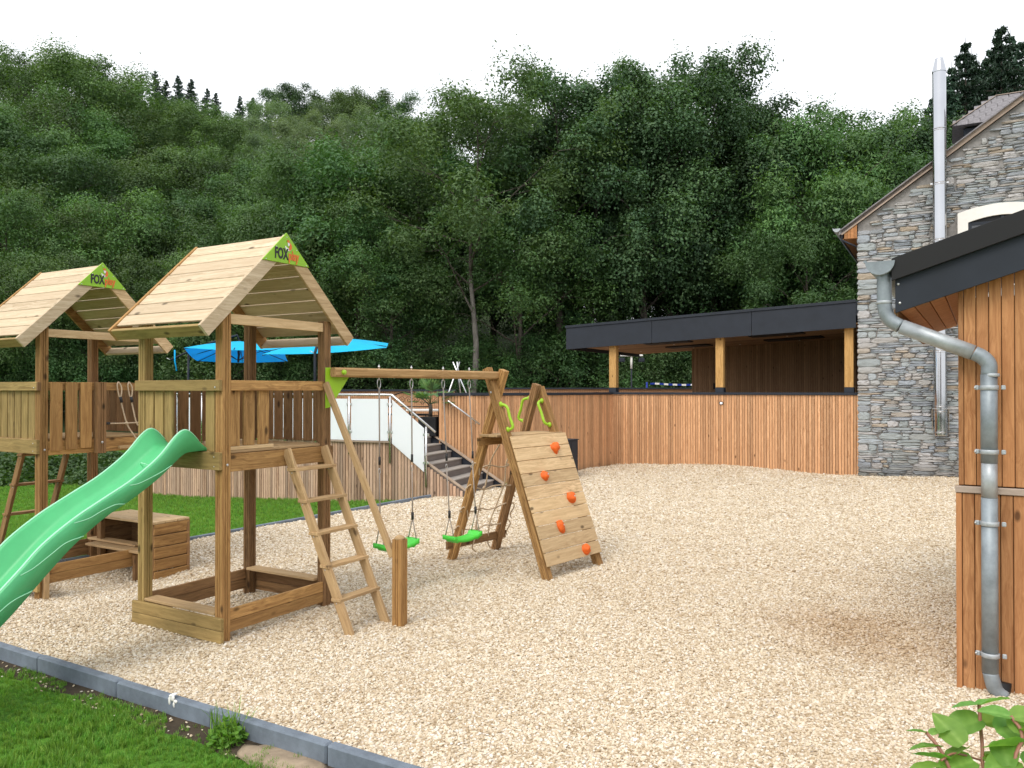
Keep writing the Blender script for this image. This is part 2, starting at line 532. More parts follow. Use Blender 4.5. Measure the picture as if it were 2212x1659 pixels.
def bark(name, dark, light):
    m, nt, b = new_mat(name)
    tc = N(nt, 'ShaderNodeTexCoord')
    f = noise_t(nt, vec_scale(nt, tc.outputs['Object'], (3, 3, 0.7)), 2.5, 6, 0.7)
    nt.links.new(ramp(nt, f, [(0.35, dark), (0.65, light)]), b.inputs['Base Color'])
    b.inputs['Roughness'].default_value = 0.95
    bump(nt, b, f, 0.6, 0.05)
    return m
M['bark'] = bark('bark', (0.045, 0.036, 0.028), (0.105, 0.09, 0.072))
M['barkpale'] = bark('bark_pale', (0.12, 0.11, 0.098), (0.25, 0.235, 0.21))


def damp_patch(nt, pos, c):
    """rain-washed, browner pebbles beside the shed wall"""
    d = N(nt, 'ShaderNodeVectorMath', operation='SUBTRACT'); nt.links.new(pos, d.inputs[0]); d.inputs[1].default_value = (2.95, 6.75, 0)
    s = vec_scale(nt, d.outputs[0], (0.85, 0.8, 0))
    ln = N(nt, 'ShaderNodeVectorMath', operation='LENGTH'); nt.links.new(s, ln.inputs[0])
    f = math_n(nt, 'ADD', ln.outputs['Value'], math_n(nt, 'MULTIPLY', noise_t(nt, pos, 1.6, 5), 1.3))
    mr = N(nt, 'ShaderNodeMapRange'); nt.links.new(f, mr.inputs[0])
    mr.inputs[1].default_value = 0.75; mr.inputs[2].default_value = 1.55; mr.inputs[3].default_value = 0.55; mr.inputs[4].default_value = 0.0
    return mix_c(nt, mr.outputs[0], c, mix_c(nt, 1.0, c, (0.66, 0.52, 0.38), 'MULTIPLY'))

def gravel_mat(name):
    """pebble bed: cells of single pebbles; used under and beyond the loose stones"""
    m, nt, b = new_mat(name)
    L = nt.links
    tc = N(nt, 'ShaderNodeTexCoord')
    p = tc.outputs['Object']
    wv = N(nt, 'ShaderNodeVectorMath', operation='MULTIPLY_ADD')
    nz = N(nt, 'ShaderNodeTexNoise'); nz.inputs['Scale'].default_value = 30; L.new(p, nz.inputs['Vector'])
    wv.inputs[1].default_value = (0.02, 0.02, 0.02); L.new(nz.outputs['Color'], wv.inputs[0]); L.new(p, wv.inputs[2])
    v = N(nt, 'ShaderNodeTexVoronoi'); v.inputs['Scale'].default_value = 36; L.new(wv.outputs[0], v.inputs['Vector'])
    r = N_sep(nt, v.outputs['Color'])
    c = ramp(nt, r, STONE_RAMP)
    edge = N(nt, 'ShaderNodeMapRange'); L.new(v.outputs['Distance'], edge.inputs[0])
    edge.inputs[1].default_value = 0.35; edge.inputs[2].default_value = 0.75; edge.inputs[3].default_value = 0; edge.inputs[4].default_value = 1
    c = mix_c(nt, math_n(nt, 'MULTIPLY', edge.outputs[0], 0.6), c, (0.27, 0.18, 0.105))
    big = noise_t(nt, p, 0.7, 4)
    bm_ = N(nt, 'ShaderNodeMapRange'); L.new(big, bm_.inputs[0]); bm_.inputs[1].default_value = 0.52; bm_.inputs[2].default_value = 0.72
    c = mix_c(nt, math_n(nt, 'MULTIPLY', bm_.outputs[0], 0.22), c, (0.43, 0.31, 0.18))
    c = damp_patch(nt, p, c)
    L.new(c, b.inputs['Base Color'])
    b.inputs['Roughness'].default_value = 0.9
    b.inputs['Specular IOR Level'].default_value = 0.2
    h = math_n(nt, 'SUBTRACT', 1.0, v.outputs['Distance'])
    bump(nt, b, math_n(nt, 'ADD', h, math_n(nt, 'MULTIPLY', r, 0.5)), 0.6, 0.015)
    return m
STONE_RAMP = [(0.0, (0.41, 0.305, 0.19)), (0.2, (0.56, 0.455, 0.32)), (0.5, (0.675, 0.575, 0.43)), (0.8, (0.755, 0.675, 0.545)), (1.0, (0.80, 0.76, 0.70))]
M['gravel'] = gravel_mat('gravel_bed')

def pebble_mat(name):
    m, nt, b = new_mat(name)
    oi = N(nt, 'ShaderNodeObjectInfo')
    geo = N(nt, 'ShaderNodeNewGeometry')
    c = ramp(nt, oi.outputs['Random'], STONE_RAMP)
    big = noise_t(nt, oi.outputs['Location'], 0.7, 4)
    bm_ = N(nt, 'ShaderNodeMapRange'); nt.links.new(big, bm_.inputs[0]); bm_.inputs[1].default_value = 0.52; bm_.inputs[2].default_value = 0.72
    c = mix_c(nt, math_n(nt, 'MULTIPLY', bm_.outputs[0], 0.22), c, (0.43, 0.31, 0.18))
    c = damp_patch(nt, oi.outputs['Location'], c)
    tc = N(nt, 'ShaderNodeTexCoord')
    f = noise_t(nt, tc.outputs['Object'], 3, 3)
    c = mix_c(nt, 1.0, c, ramp(nt, f, [(0.3, (0.82, 0.80, 0.76)), (0.7, (1, 1, 1))]), 'MULTIPLY')
    nt.links.new(c, b.inputs['Base Color'])
    b.inputs['Roughness'].default_value = 0.85
    b.inputs['Specular IOR Level'].default_value = 0.25
    return m
M['pebble'] = pebble_mat('pebble')

def lawn_mat(name):
    m, nt, b = new_mat(name)
    tc = N(nt, 'ShaderNodeTexCoord')
    p = tc.outputs['Object']
    f = noise_t(nt, p, 1.1, 8, 0.7)
    f2 = noise_t(nt, p, 38, 3)
    c = ramp(nt, f, [(0.3, (0.05, 0.135, 0.018)), (0.5, (0.085, 0.205, 0.026)), (0.7, (0.14, 0.27, 0.04))])
    c = mix_c(nt, 0.6, c, ramp(nt, f2, [(0.3, (0.3, 0.35, 0.25)), (0.7, (1.25, 1.25, 1.1))]), 'MULTIPLY')
    nt.links.new(c, b.inputs['Base Color'])
    b.inputs['Roughness'].default_value = 0.95
    b.inputs['Specular IOR Level'].default_value = 0.1
    bump(nt, b, f2, 0.8, 0.03)
    return m
M['lawn'] = lawn_mat('lawn_ground')
M['forestfloor'] = plain('forest_floor', (0.03, 0.045, 0.018), 0.95, 0, 0.1, 0.5, 0.4)

def stone_mat(name):
    m, nt, b = new_mat(name)
    L = nt.links
    oi = N(nt, 'ShaderNodeObjectInfo')
    at = N(nt, 'ShaderNodeAttribute'); at.attribute_name = 'tint'
    r = math_n(nt, 'FRACT', math_n(nt, 'ADD', oi.outputs['Random'], at.outputs['Fac']))
    c = ramp(nt, r, [(0.0, (0.278, 0.295, 0.310)), (0.18, (0.313, 0.348, 0.397)), (0.36, (0.371, 0.407, 0.415)), (0.52, (0.290, 0.325, 0.335)),
                     (0.66, (0.394, 0.384, 0.372)), (0.78, (0.464, 0.460, 0.471)), (0.92, (0.350, 0.335, 0.315)), (0.982, (0.40, 0.33, 0.25)), (1.0, (0.348, 0.372, 0.409))])
    tc = N(nt, 'ShaderNodeTexCoord')
    f = noise_t(nt, vec_scale(nt, tc.outputs['Object'], (4, 4, 14)), 1.6, 7, 0.7)
    c = mix_c(nt, 0.85, c, ramp(nt, f, [(0.25, (0.55, 0.54, 0.52)), (0.5, (0.95, 0.95, 0.94)), (0.75, (1.35, 1.33, 1.3))]), 'MULTIPLY')
    geo = N(nt, 'ShaderNodeNewGeometry')
    pos = N(nt, 'ShaderNodeSeparateXYZ'); L.new(geo.outputs['Position'], pos.inputs[0])
    damp = N(nt, 'ShaderNodeMapRange')           # damp, mossy foot of the wall
    L.new(math_n(nt, 'ADD', pos.outputs['Z'], math_n(nt, 'MULTIPLY', noise_t(nt, geo.outputs['Position'], 2.0, 4), 0.9)), damp.inputs[0])
    damp.inputs[1].default_value = 0.45; damp.inputs[2].default_value = 1.05; damp.inputs[3].default_value = 0.65; damp.inputs[4].default_value = 0.0
    c = mix_c(nt, damp.outputs[0], c, (0.085, 0.075, 0.055))
    L.new(c, b.inputs['Base Color'])
    b.inputs['Roughness'].default_value = 0.85
    bump(nt, b, f, 0.6, 0.02)
    return m
M['stone'] = stone_mat('schist')
M['slate'] = plain('slate', (0.20, 0.19, 0.20), 0.7, 0, 0.4, 0.35, 14, 0.4)
# ---------------------------------------------------------------- ground
K0 = V((-4.24, 6.51)); KD = V((0.8637, -0.5040))          # front kerb: back edge and direction
B0 = V((-1.57, 15.40)); BD = V((-0.545, -0.838))          # rear edging: point at the stairs, direction to the front left
GO = V((-6.49, 7.83))                                     # where both meet, left of the picture
KN = V((0.5040, 0.8637))                                  # from the front kerb into the gravel
BN = V((0.838, -0.545))                                   # from the rear edging into the gravel

def gravel_h(x, y):
    p = V((x, y, 0))
    h = 0.035 * noise.noise(p * 0.55 + V((3, 1, 0))) + 0.018 * noise.noise(p * 1.7)
    h -= 0.13 * math.exp(-((x + 4.75) ** 2 + (y - 8.75) ** 2) / 1.5)
    h += 0.05 * math.exp(-((x - 3.9) ** 2 + (y - 5.0) ** 2) / 0.5)
    h += 0.10 * math.exp(-((x - 5.2) ** 2 + (y - 20.6) ** 2) / 3.0)
    h += 0.10 * math.exp(-((x - 10.2) ** 2 + (y - 17.9) ** 2) / 1.5)
    return h

def terrain_h(x, y):
    """lawn around the plot and the wooded slope behind it"""
    e_b = (V((x, y)) - B0).dot(BN)
    back = max(0.0, -e_b)
    if e_b > .38 and (V((x, y)) - K0).dot(KN) > .38 and y < 33: return -.45
    h = -0.09 - 0.055 * min(back, 7.0)
    if y > 33:
        k = min(1.0, (y - 33) / 40.0)
        left = 1.0 / (1.0 + math.exp((x - 2.0) / 9.0))
        slope = 0.06 + 0.34 * left
        h += (y - 33) * slope * (0.4 + 0.6 * k)
    if x < -14 and y > 16:
        h += min(6.0, (-14 - x)) * 0.12 * min(1.0, (y - 16) / 12)
    return h

def grid_mesh(fn, us, vs_, mat, smooth=True):
    verts = [fn(u, v) for u in us for v in vs_]
    nv = len(vs_)
    faces = [[i * nv + j, (i + 1) * nv + j, (i + 1) * nv + j + 1, i * nv + j + 1] for i in range(len(us) - 1) for j in range(nv - 1)]
    return mesh_from(verts, faces, mat, smooth)

def fr(a, b, n):
    return [a + (b - a) * i / n for i in range(n + 1)]

KDn, BDn = KD, -BD
def gv(a, b):
    p = GO + KDn * a + BDn * b
    return (p.x, p.y, gravel_h(p.x, p.y))
me = fix_normals(grid_mesh(gv, fr(0, 22, 150), fr(0, 18.4, 130), M['gravel']))
gravel = tag(link('gravel_area', me), 'pale beige gravel yard', kind='structure')

ter = fix_normals(grid_mesh(lambda u, v: (u, v, terrain_h(u, v)), fr(-70, -13, 30) + fr(-12.6, 5.4, 50) + fr(6.5, 75, 40), fr(-6, 2, 6) + fr(2.4, 18, 44) + fr(18.6, 34, 22) + fr(36, 150, 40), M['lawn']))
ter.materials.append(M['forestfloor'])
for p in ter.polygons:
    if p.center.y > 33 or p.center.x > 20: p.material_index = 1
terrain = tag(link('lawn', ter), 'green lawn around the gravel yard rising to the wooded slope', kind='structure')
far_g = grid_mesh(lambda u, v: (u, v, -6.0), [-1500, 1500], [-300, 1500], M['forestfloor'], False)
tag(link('ground', far_g), 'far ground', kind='structure')

# front kerb of blue-grey concrete stones
kerb = tag(thing('kerb', 'blue grey concrete kerb along the front of the gravel', 'kerb'), kind='structure')
del kerb['category']
ka = -3.3
kn = 0
while ka < 9.0:
    a0, a1 = ka + 0.003, ka + 0.997
    p0 = K0 + KD * a0 - KN * 0.035; p1 = K0 + KD * a1 - KN * 0.035
    z = 0.035 + 0.004 * math.sin(kn * 2.1) - 0.13
    o = bar('kerb_stone', (p0.x, p0.y, z), (p1.x, p1.y, z + 0.003 * math.cos(kn)), 0.07, 0.26, M['kerb'], kerb, bev=0.011)
    ka += 1.0; kn += 1
# joint of the second stone sits at (-2.79, 5.535)
# rear edging, thin grey strips
edge = tag(thing('edging', 'thin grey concrete edging between gravel and rear lawn', 'edging'), kind='structure')
del edge['category']
s = 0.0
while s < 9.0:
    p0 = B0 + BD * (s + 0.003) - BN * 0.03; p1 = B0 + BD * (s + 0.997) - BN * 0.03
    bar('edging_stone', (p0.x, p0.y, -0.06), (p1.x, p1.y, -0.06), 0.06, 0.22, M['kerb'], edge, bev=0.006)
    s += 1.0
# bird dropping on the kerb
dr = M['white']
k_p = K0 + KD * 2.32 - KN * 0.068
kd = thing('bird_dropping', 'white bird dropping splashed on the kerb edge', 'dropping', (k_p.x, k_p.y, 0.03), math.atan2(KD.y, KD.x))
for i, (dx, dz, sx, sz) in enumerate(((0, 0.012, .028, .02), (-.03, -.01, .012, .03), (.03, -.005, .02, .014), (.015, -.03, .009, .02), (-.012, .03, .02, .01))):
    ico('splash', (dx, -0.002 + (0.02 if dz > .02 else 0), dz - .005), (sx, .006 if dz < .02 else .03, sz if dz < .02 else .006), dr, kd, 2, .5, i)
# bare soil strip and two flat stones against the kerb
def soil_fn(a, b):
    p = K0 + KD * a - KN * (0.07 + b)
    return (p.x, p.y, terrain_h(p.x, p.y) + 0.012 - 0.02 * (b / 0.28) + 0.008 * noise.noise(V((a * 4, b * 9, 2))))
tag(link('soil_strip', grid_mesh(soil_fn, fr(-1.0, 5.5, 70), fr(0, 0.24, 6), M['soil'])), 'bare soil strip along the kerb', kind='structure')
for i, (a, l, w) in enumerate(((3.45, .34, .13), (-.36, .3, .12), (4.6, .2, .09))):
    p = K0 + KD * a - KN * 0.15
    o = ico('flat_stone', (p.x, p.y, terrain_h(p.x, p.y) + 0.008), (l, w, .022), M['slab'], None, 3, .35, i)
    o.rotation_euler = (0, 0, math.atan2(KD.y, KD.x))
    tag(o, ('flat sandy paving stone sunk in the soil beside the kerb weeds', 'flat sandy stone at the left end of the kerb', 'small flat stone under the kerb near the bottom edge')[i], 'stone')

# ---------------------------------------------------------------- loose pebbles and grass blades: scattered geometry, nobody could count it
def hidden_collection(name, meshes):
    c = bpy.data.collections.new(name)
    for i, me_ in enumerate(meshes):
        c.objects.link(bpy.data.objects.new(name + '_piece', me_))
    return c

def scatter(name, pts, scales, coll, mat, tilt, label, kind='stuff', zrot=True):
    """points with a stored size; geometry nodes put one random piece of coll on each"""
    me_ = bpy.data.meshes.new(name)
    me_.vertices.add(len(pts))
    me_.vertices.foreach_set('co', np.asarray(pts, dtype=np.float32).ravel())
    a = me_.attributes.new('size', 'FLOAT', 'POINT')
    a.data.foreach_set('value', np.asarray(scales, dtype=np.float32))
    me_.materials.append(mat)
    o = link(name, me_)
    tag(o, label, kind=kind)
    g = bpy.data.node_groups.new(name + '_scatter', 'GeometryNodeTree')
    g.interface.new_socket('Geometry', in_out='INPUT', socket_type='NodeSocketGeometry')
    g.interface.new_socket('Geometry', in_out='OUTPUT', socket_type='NodeSocketGeometry')
    gi = g.nodes.new('NodeGroupInput'); go = g.nodes.new('NodeGroupOutput')
    ip = g.nodes.new('GeometryNodeInstanceOnPoints')
    ci = g.nodes.new('GeometryNodeCollectionInfo'); ci.inputs['Collection'].default_value = coll
    ci.inputs['Separate Children'].default_value = True
    ci.inputs['Reset Children'].default_value = True
    ip.inputs['Pick Instance'].default_value = True
    rv = g.nodes.new('FunctionNodeRandomValue'); rv.data_type = 'FLOAT_VECTOR'
    rv.inputs[0].default_value = (-tilt, -tilt, 0); rv.inputs[1].default_value = (tilt, tilt, 6.2832)
    na = g.nodes.new('GeometryNodeInputNamedAttribute'); na.data_type = 'FLOAT'; na.inputs[0].default_value = 'size'
    L = g.links
    L.new(gi.outputs[0], ip.inputs['Points']); L.new(ci.outputs[0], ip.inputs['Instance'])
    L.new(rv.outputs[0], ip.inputs['Rotation']); L.new(na.outputs[0], ip.inputs['Scale'])
    L.new(ip.outputs[0], go.inputs[0])
    md = o.modifiers.new('scatter', 'NODES'); md.node_group = g
    return o

def pebble_mesh(seed):
    rnd = random.Random(seed)
    bm = bmesh.new()
    bmesh.ops.create_icosphere(bm, subdivisions=1 + (seed % 2), radius=1.0)
    sx, sy, sz = rnd.uniform(.8, 1.25), rnd.uniform(.55, .8), rnd.uniform(.35, .55)
    for v in bm.verts:
        k = 1 + .35 * noise.noise(v.co * 1.4 + V((seed * 5.3, 0, seed)))
        v.co = V((v.co.x * sx, v.co.y * sy, v.co.z * sz)) * k
    me_ = bpy.data.meshes.new('pebble'); bm.to_mesh(me_); bm.free()
    if seed % 2: me_.polygons.foreach_set('use_smooth', [True] * len(me_.polygons))
    me_.materials.append(M['pebble'])
    return me_

rng = np.random.default_rng(3)
def in_view(x, y, margin=0.6):
    return y > 0.5 and abs(x) < 0.66 * y + margin

peb_pts, peb_s = [], []
def pebbles(d0, d1, density, r0, r1):
    n = int(density * 0.7 * (d1 * d1 - d0 * d0))
    ys = np.sqrt(rng.random(n) * (d1 * d1 - d0 * d0) + d0 * d0)
    xs = (rng.random(n) * 2 - 1) * (0.68 * ys + 0.2)
    ss = rng.uniform(r0, r1, n) * rng.choice([.75, 1, 1, 1.25], n)
    for x, y, s_ in zip(xs, ys, ss):
        p = V((x, y))
        if (p - K0).dot(KN) < 0.005 or (p - B0).dot(BN) < 0.01: continue
        peb_pts.append((x, y, gravel_h(x, y) + s_ * rng.uniform(-.1, .45))); peb_s.append(s_)
pebbles(3.6, 6.2, 4700, .0082, .0138)
pebbles(6.2, 9.0, 3100, .0098, .0155)
pebbles(9.0, 12.5, 1300, .012, .018)
pebbles(12.5, 16.5, 620, .015, .022)
pebbles(16.5, 23.0, 300, .018, .026)
peb_coll = hidden_collection('pebble_kinds', [pebble_mesh(i) for i in range(10)])
scatter('gravel', peb_pts, peb_s, peb_coll, M['pebble'], 0.6, 'loose beige pebbles covering the yard')

def tuft_mesh(seed, n=14, h=1.0, spread=.35, width=.035, lean=.5):
    rnd = random.Random(seed)
    verts, faces, tint = [], [], []
    for i in range(n):
        a = rnd.uniform(0, 6.283); r = spread * math.sqrt(rnd.random())
        x, y = r * math.cos(a), r * math.sin(a)
        la = rnd.uniform(0, 6.283); ln = rnd.uniform(.1, lean); hh = h * rnd.uniform(.55, 1.1)
        wx, wy = -math.sin(la) * width, math.cos(la) * width
        b0 = len(verts)
        for k, (t, w) in enumerate(((0, 1), (.45, .8), (.8, .5), (1, .0))):
            cx = x + math.cos(la) * ln * t * t * hh; cy = y + math.sin(la) * ln * t * t * hh; cz = hh * t * (1 - .2 * ln * t)
            if w: verts += [(cx - wx * w, cy - wy * w, cz), (cx + wx * w, cy + wy * w, cz)]
            else: verts.append((cx, cy, cz))
        faces += [[b0, b0 + 1, b0 + 3, b0 + 2], [b0 + 2, b0 + 3, b0 + 5, b0 + 4], [b0 + 4, b0 + 5, b0 + 6]]
        tint += [rnd.random()] * 7
    me_ = mesh_from(verts, faces, M['grass'], True)
    a = me_.attributes.new('tint', 'FLOAT', 'POINT'); a.data.foreach_set('value', tint)
    return me_
tufts = hidden_collection('grass_kinds', [tuft_mesh(i, 16) for i in range(6)])
g_pts, g_s = [], []
def grass_near(n):
    for _ in range(n):
        a = rng.uniform(-3.2, 6.0); b = 0.09 + 3.0 * rng.random() ** 1.2
        p = K0 + KD * a - KN * b
        if not in_view(p.x, p.y, .5) or p.y < 3.4: continue
        bare = noise.noise(V((p.x * 3.1, p.y * 3.1, 5)))
        if b < 0.30 and (b < .12 + .2 * (bare + .3)) and rng.random() < .93: continue
        s_ = .043 * (1 + .4 * noise.noise(V((p.x * 1.3, p.y * 1.3, 0)))) * rng.uniform(.7, 1.25)
        g_pts.append((p.x, p.y, terrain_h(p.x, p.y) - .005)); g_s.append(max(.02, s_))
grass_near(26000)
scatter('front_grass', g_pts, g_s, tufts, M['grass'], 0.25, 'short green grass in front of the kerb')
g_pts, g_s = [], []
for _ in range(62000):
    y = 8 + 26 * rng.random() ** 1.5; x = -rng.random() * (0.68 * y + .5) + .5
    p = V((x, y)); e = -(p - B0).dot(BN)
    if e < 0.07 or (x > -9 and y > 20.5) or y > 33: continue
    k = 1 + .5 * max(0, noise.noise(V((x * .8, y * .8, 3))))
    if .07 < e < .25: k *= 1.2
    g_pts.append((x, y, terrain_h(x, y) - .005)); g_s.append(.05 * k * rng.uniform(.7, 1.3) * (1 + .03 * (y - 10)))
scatter('rear_grass', g_pts, g_s, tufts, M['grass'], 0.25, 'rear lawn grass behind the play towers')
# ---------------------------------------------------------------- play towers
_posts = {}
def post_mesh(L, w, mat):
    """square post with two milled grooves per face, long axis X"""
    key = (round(L, 3), w, mat.name)
    if key in _posts: return _posts[key]
    h = w / 2; g = 0.0055; c = 0.004
    side = [(-h + c, -h), (-h * .22 - g, -h), (-h * .22, -h + .011), (-h * .22 + g, -h), (h * .30 - g, -h), (h * .30, -h + .011), (h * .30 + g, -h), (h - c, -h)]
    pts = []
    for k in range(4):
        ca, sa = math.cos(k * math.pi / 2), math.sin(k * math.pi / 2)
        pts += [(x * ca - y * sa, x * sa + y * ca) for x, y in side]
    n = len(pts)
    vs_ = [(-L / 2, p[0], p[1]) for p in pts] + [(L / 2, p[0], p[1]) for p in pts]
    fs = [list(range(n)), list(range(n, 2 * n))[::-1]] + [[i, n + i, n + (i + 1) % n, (i + 1) % n] for i in range(n)]
    me_ = fix_normals(mesh_from(vs_, fs, mat))
    _posts[key] = me_
    return me_

def post(name, p0, p1, w, mat, parent, up=(1, 0, 0)):
    p0, p1 = V(p0), V(p1)
    return link(name, post_mesh((p1 - p0).length, w, mat), parent, frame(p1 - p0, up, (p0 + p1) / 2))

def bolt(p, n, parent, r=0.012, mat=None):
    return link('bolt', bolt_mesh(r), parent, frame(n, (0, 0, 1) if abs(V(n).z) < .9 else (1, 0, 0), p))
_bm = {}
def bolt_mesh(r):
    if r not in _bm:
        bm = bmesh.new(); bmesh.ops.create_uvsphere(bm, u_segments=10, v_segments=6, radius=r)
        for v in bm.verts: v.co.x *= .6
        me_ = bpy.data.meshes.new('bolt'); bm.to_mesh(me_); bm.free()
        me_.polygons.foreach_set('use_smooth', [True] * len(me_.polygons))
        me_.materials.append(M['bolt']); _bm[r] = me_
    return _bm[r]

def text_mesh(txt, size, mat, sx=1.0, bold=.0):
    cu = bpy.data.curves.new('txt', 'FONT'); cu.body = txt; cu.size = size; cu.extrude = .0015; cu.offset = bold; cu.resolution_u = 3
    o = bpy.data.objects.new('txt', cu); COL.objects.link(o)
    dg = bpy.context.evaluated_depsgraph_get()
    me_ = bpy.data.meshes.new_from_object(o.evaluated_get(dg))
    bpy.data.objects.remove(o); bpy.data.curves.remove(cu)
    for v in me_.vertices: v.co.x *= sx
    me_.materials.clear(); me_.materials.append(mat)
    return me_

U, W, PW = 1.28, 1.13, 0.09
APX, APZ, SL = 0.64, 3.50, 0.972          # ridge position, height and slope of the gable roof
EVS = -0.265                              # eave

def tower_roof(t):
    ln = math.hypot(APX - EVS, (APX - EVS) * SL)
    for side in (-1, 1):
        def S(s_): return APX + side * (s_ - APX) * -1 if side > 0 else s_
        ex = EVS if side < 0 else 2 * APX - EVS
        d = V((ex - APX, 0, -(APX - EVS) * SL)).normalized()      # down the slope
        nrm = V((d.z * side * -1, 0, abs(d.x))) if side > 0 else V((d.z, 0, -d.x))
        nrm = V((side * abs(d.z), 0, abs(d.x)))
        a = V((APX, 0, APZ))
        bw = .12
        eave = V((ex, 0, APZ - (APX - EVS) * SL))
        poly = [(APX, APZ), (eave.x, eave.z), (eave.x - nrm.x * bw, eave.z - nrm.z * bw), (APX, APZ - bw * ln / abs(ex - APX))]
        for t0, t1, m_ in ((-.055, -.023, 'plank'), (1.150, 1.182, 'amber')):
            # polygon lies in the XZ plane: local (x, y) -> (x, z), extruded along -Y
            prism('barge_board', [(x, z) for x, z in poly], t1 - t0, M['pale'] if (m_ == 'plank' and side < 0) else M[m_], t,
                  Matrix(((1, 0, 0, 0), (0, 0, -1, t1), (0, 1, 0, 0), (0, 0, 0, 1))), .003)
        pitch = .1475
        for k in range(8):
            c0 = a + d * (k * pitch + .010) - nrm * (.020 if k else .020)
            c1 = a + d * (k * pitch + .150) - nrm * .020
            mid = (c0 + c1) / 2
            y0, y1 = -.022, 1.149
            up = (nrm + d * .03).normalized()
            bar('roof_board', (mid.x, y0, mid.z), (mid.x, y1, mid.z), .1345, .019, M['pale'], t, up)
        # trim board across the eave, standing on the ends of the barge boards
        m0 = eave - d * .018 - nrm * (bw / 2 + .004)
        bar('eave_board', (m0.x, -.022, m0.z), (m0.x, 1.149, m0.z), bw - .012, .030, M['olive'] if side < 0 else M['pale'], t, d)
    bar('tie_beam', (PW, .03, 2.70), (U - PW, .03, 2.70), .03, .085, M['plank'], t)

def tower_sign(t):
    ty = -.058
    s_ = prism('gable_sign', [(.36, 3.235), (.92, 3.235), (.64, 3.512)], .012, M['signgreen'], t,
               Matrix(((1, 0, 0, 0), (0, 0, -1, ty), (0, 1, 0, 0), (0, 0, 0, 1))), .002)
    # sign space: x along the gable, y up, z towards the viewer (from ty to ty-.012)
    def put(name, me_, x, z, rot=0): return link(name, me_, s_, Matrix.Translation((x, z, .0145)) @ Matrix.Rotation(rot, 4, 'Z'))
    put('lettering', text_mesh('FOX', .135, M['ink'], .58, .0045), .498, 3.272)
    put('lettering', text_mesh('play', .118, M['signorange'], .66, .0035), .660, 3.272)
    def flat(name, pts, mat, dz=0):
        me_ = mesh_from([(p[0], p[1], dz) for p in pts], [list(range(len(pts)))], mat)
        return link(name, me_, s_, Matrix.Translation((0, 0, .0135)))
    # small animal emblem above the letters: white curl, orange body and head
    flat('emblem', [(.618, 3.385), (.626, 3.366), (.645, 3.352), (.668, 3.350), (.690, 3.360), (.676, 3.372), (.655, 3.374), (.636, 3.380), (.626, 3.394)], M['emblemwhite'], .0015)
    flat('emblem', [(.668, 3.352), (.690, 3.362), (.700, 3.382), (.698, 3.404), (.684, 3.422), (.668, 3.428), (.674, 3.408), (.668, 3.384), (.662, 3.368)], M['signorange'], .002)
    flat('emblem', [(.640, 3.440), (.646, 3.452), (.655, 3.440), (.664, 3.452), (.672, 3.438), (.664, 3.424), (.648, 3.424)], M['signorange'], .0025)
    flat('emblem', [(.646, 3.424), (.666, 3.424), (.676, 3.412), (.664, 3.392), (.650, 3.400)], M['emblemwhite'], .002)
    for bx, bz in ((.40, 3.245), (.88, 3.245), (.64, 3.47), (.52, 3.37), (.76, 3.37)):
        link('bolt', bolt_mesh(.006), s_, Matrix.Translation((bx, bz, .013)) @ Matrix.Rotation(rad(90), 4, 'Y'))

def ladder(t, sa, sb, y0, y1, zt, zb, rungs, mat, treadmat):
    """leaning ladder in tower space between s=sa and s=sb, from (y0, zt) to (y1, zb)"""
    d = V((0, y1 - y0, zb - zt)).normalized()
    up = V((0, -d.z, d.y)); up = up if up.z > 0 else -up
    for s_ in (sa, sb):
        bar('ladder_rail', (s_, y0, zt), (s_, y1, zb), .036, .085, mat, t, up)
    for z in rungs:
        f = (zt - z) / (zt - zb); y = y0 + (y1 - y0) * f
        bar('rung', (sa - .03, y, z), (sb + .03, y, z), .105, .028, treadmat, t, (0, 0, 1))
        for s_ in (sa, sb): bolt((s_ - .019, y, z - .03), (1, 0, 0), t, .006)

def sandbox(t, legs=False):
    for z0, z1 in ((.0, .10), (.104, .204)):
        blk('sandbox_board', -.036, -.002, -.03, W + .03, z0, z1, M['olive'], t)
        blk('sandbox_board', U + .002, U + .034, -.02, W + .02, z0 + .03, z1 + .03, M['brown'], t)
    for z0, z1 in ((.06, .155), (.159, .254)):
        blk('sandbox_board', PW, U - PW, .012, .042, z0, z1, M['amber'], t)
        blk('sandbox_board', PW, U - PW, W - .042, W - .012, z0, z1, M['brown'], t)
    blk('bench_board', .0, .135, .095, W - .095, .208, .232, M['tread'], t)
    blk('bench_board', U - .135, U - .0, .095, W - .095, .258, .282, M['tread'], t)
    if legs:
        blk('leg', .03, .085, -.046, -.002, -.32, .20, M['tread'], t)
        blk('leg', 1.05, 1.105, -.046, -.002, -.32, .20, M['brown'], t)

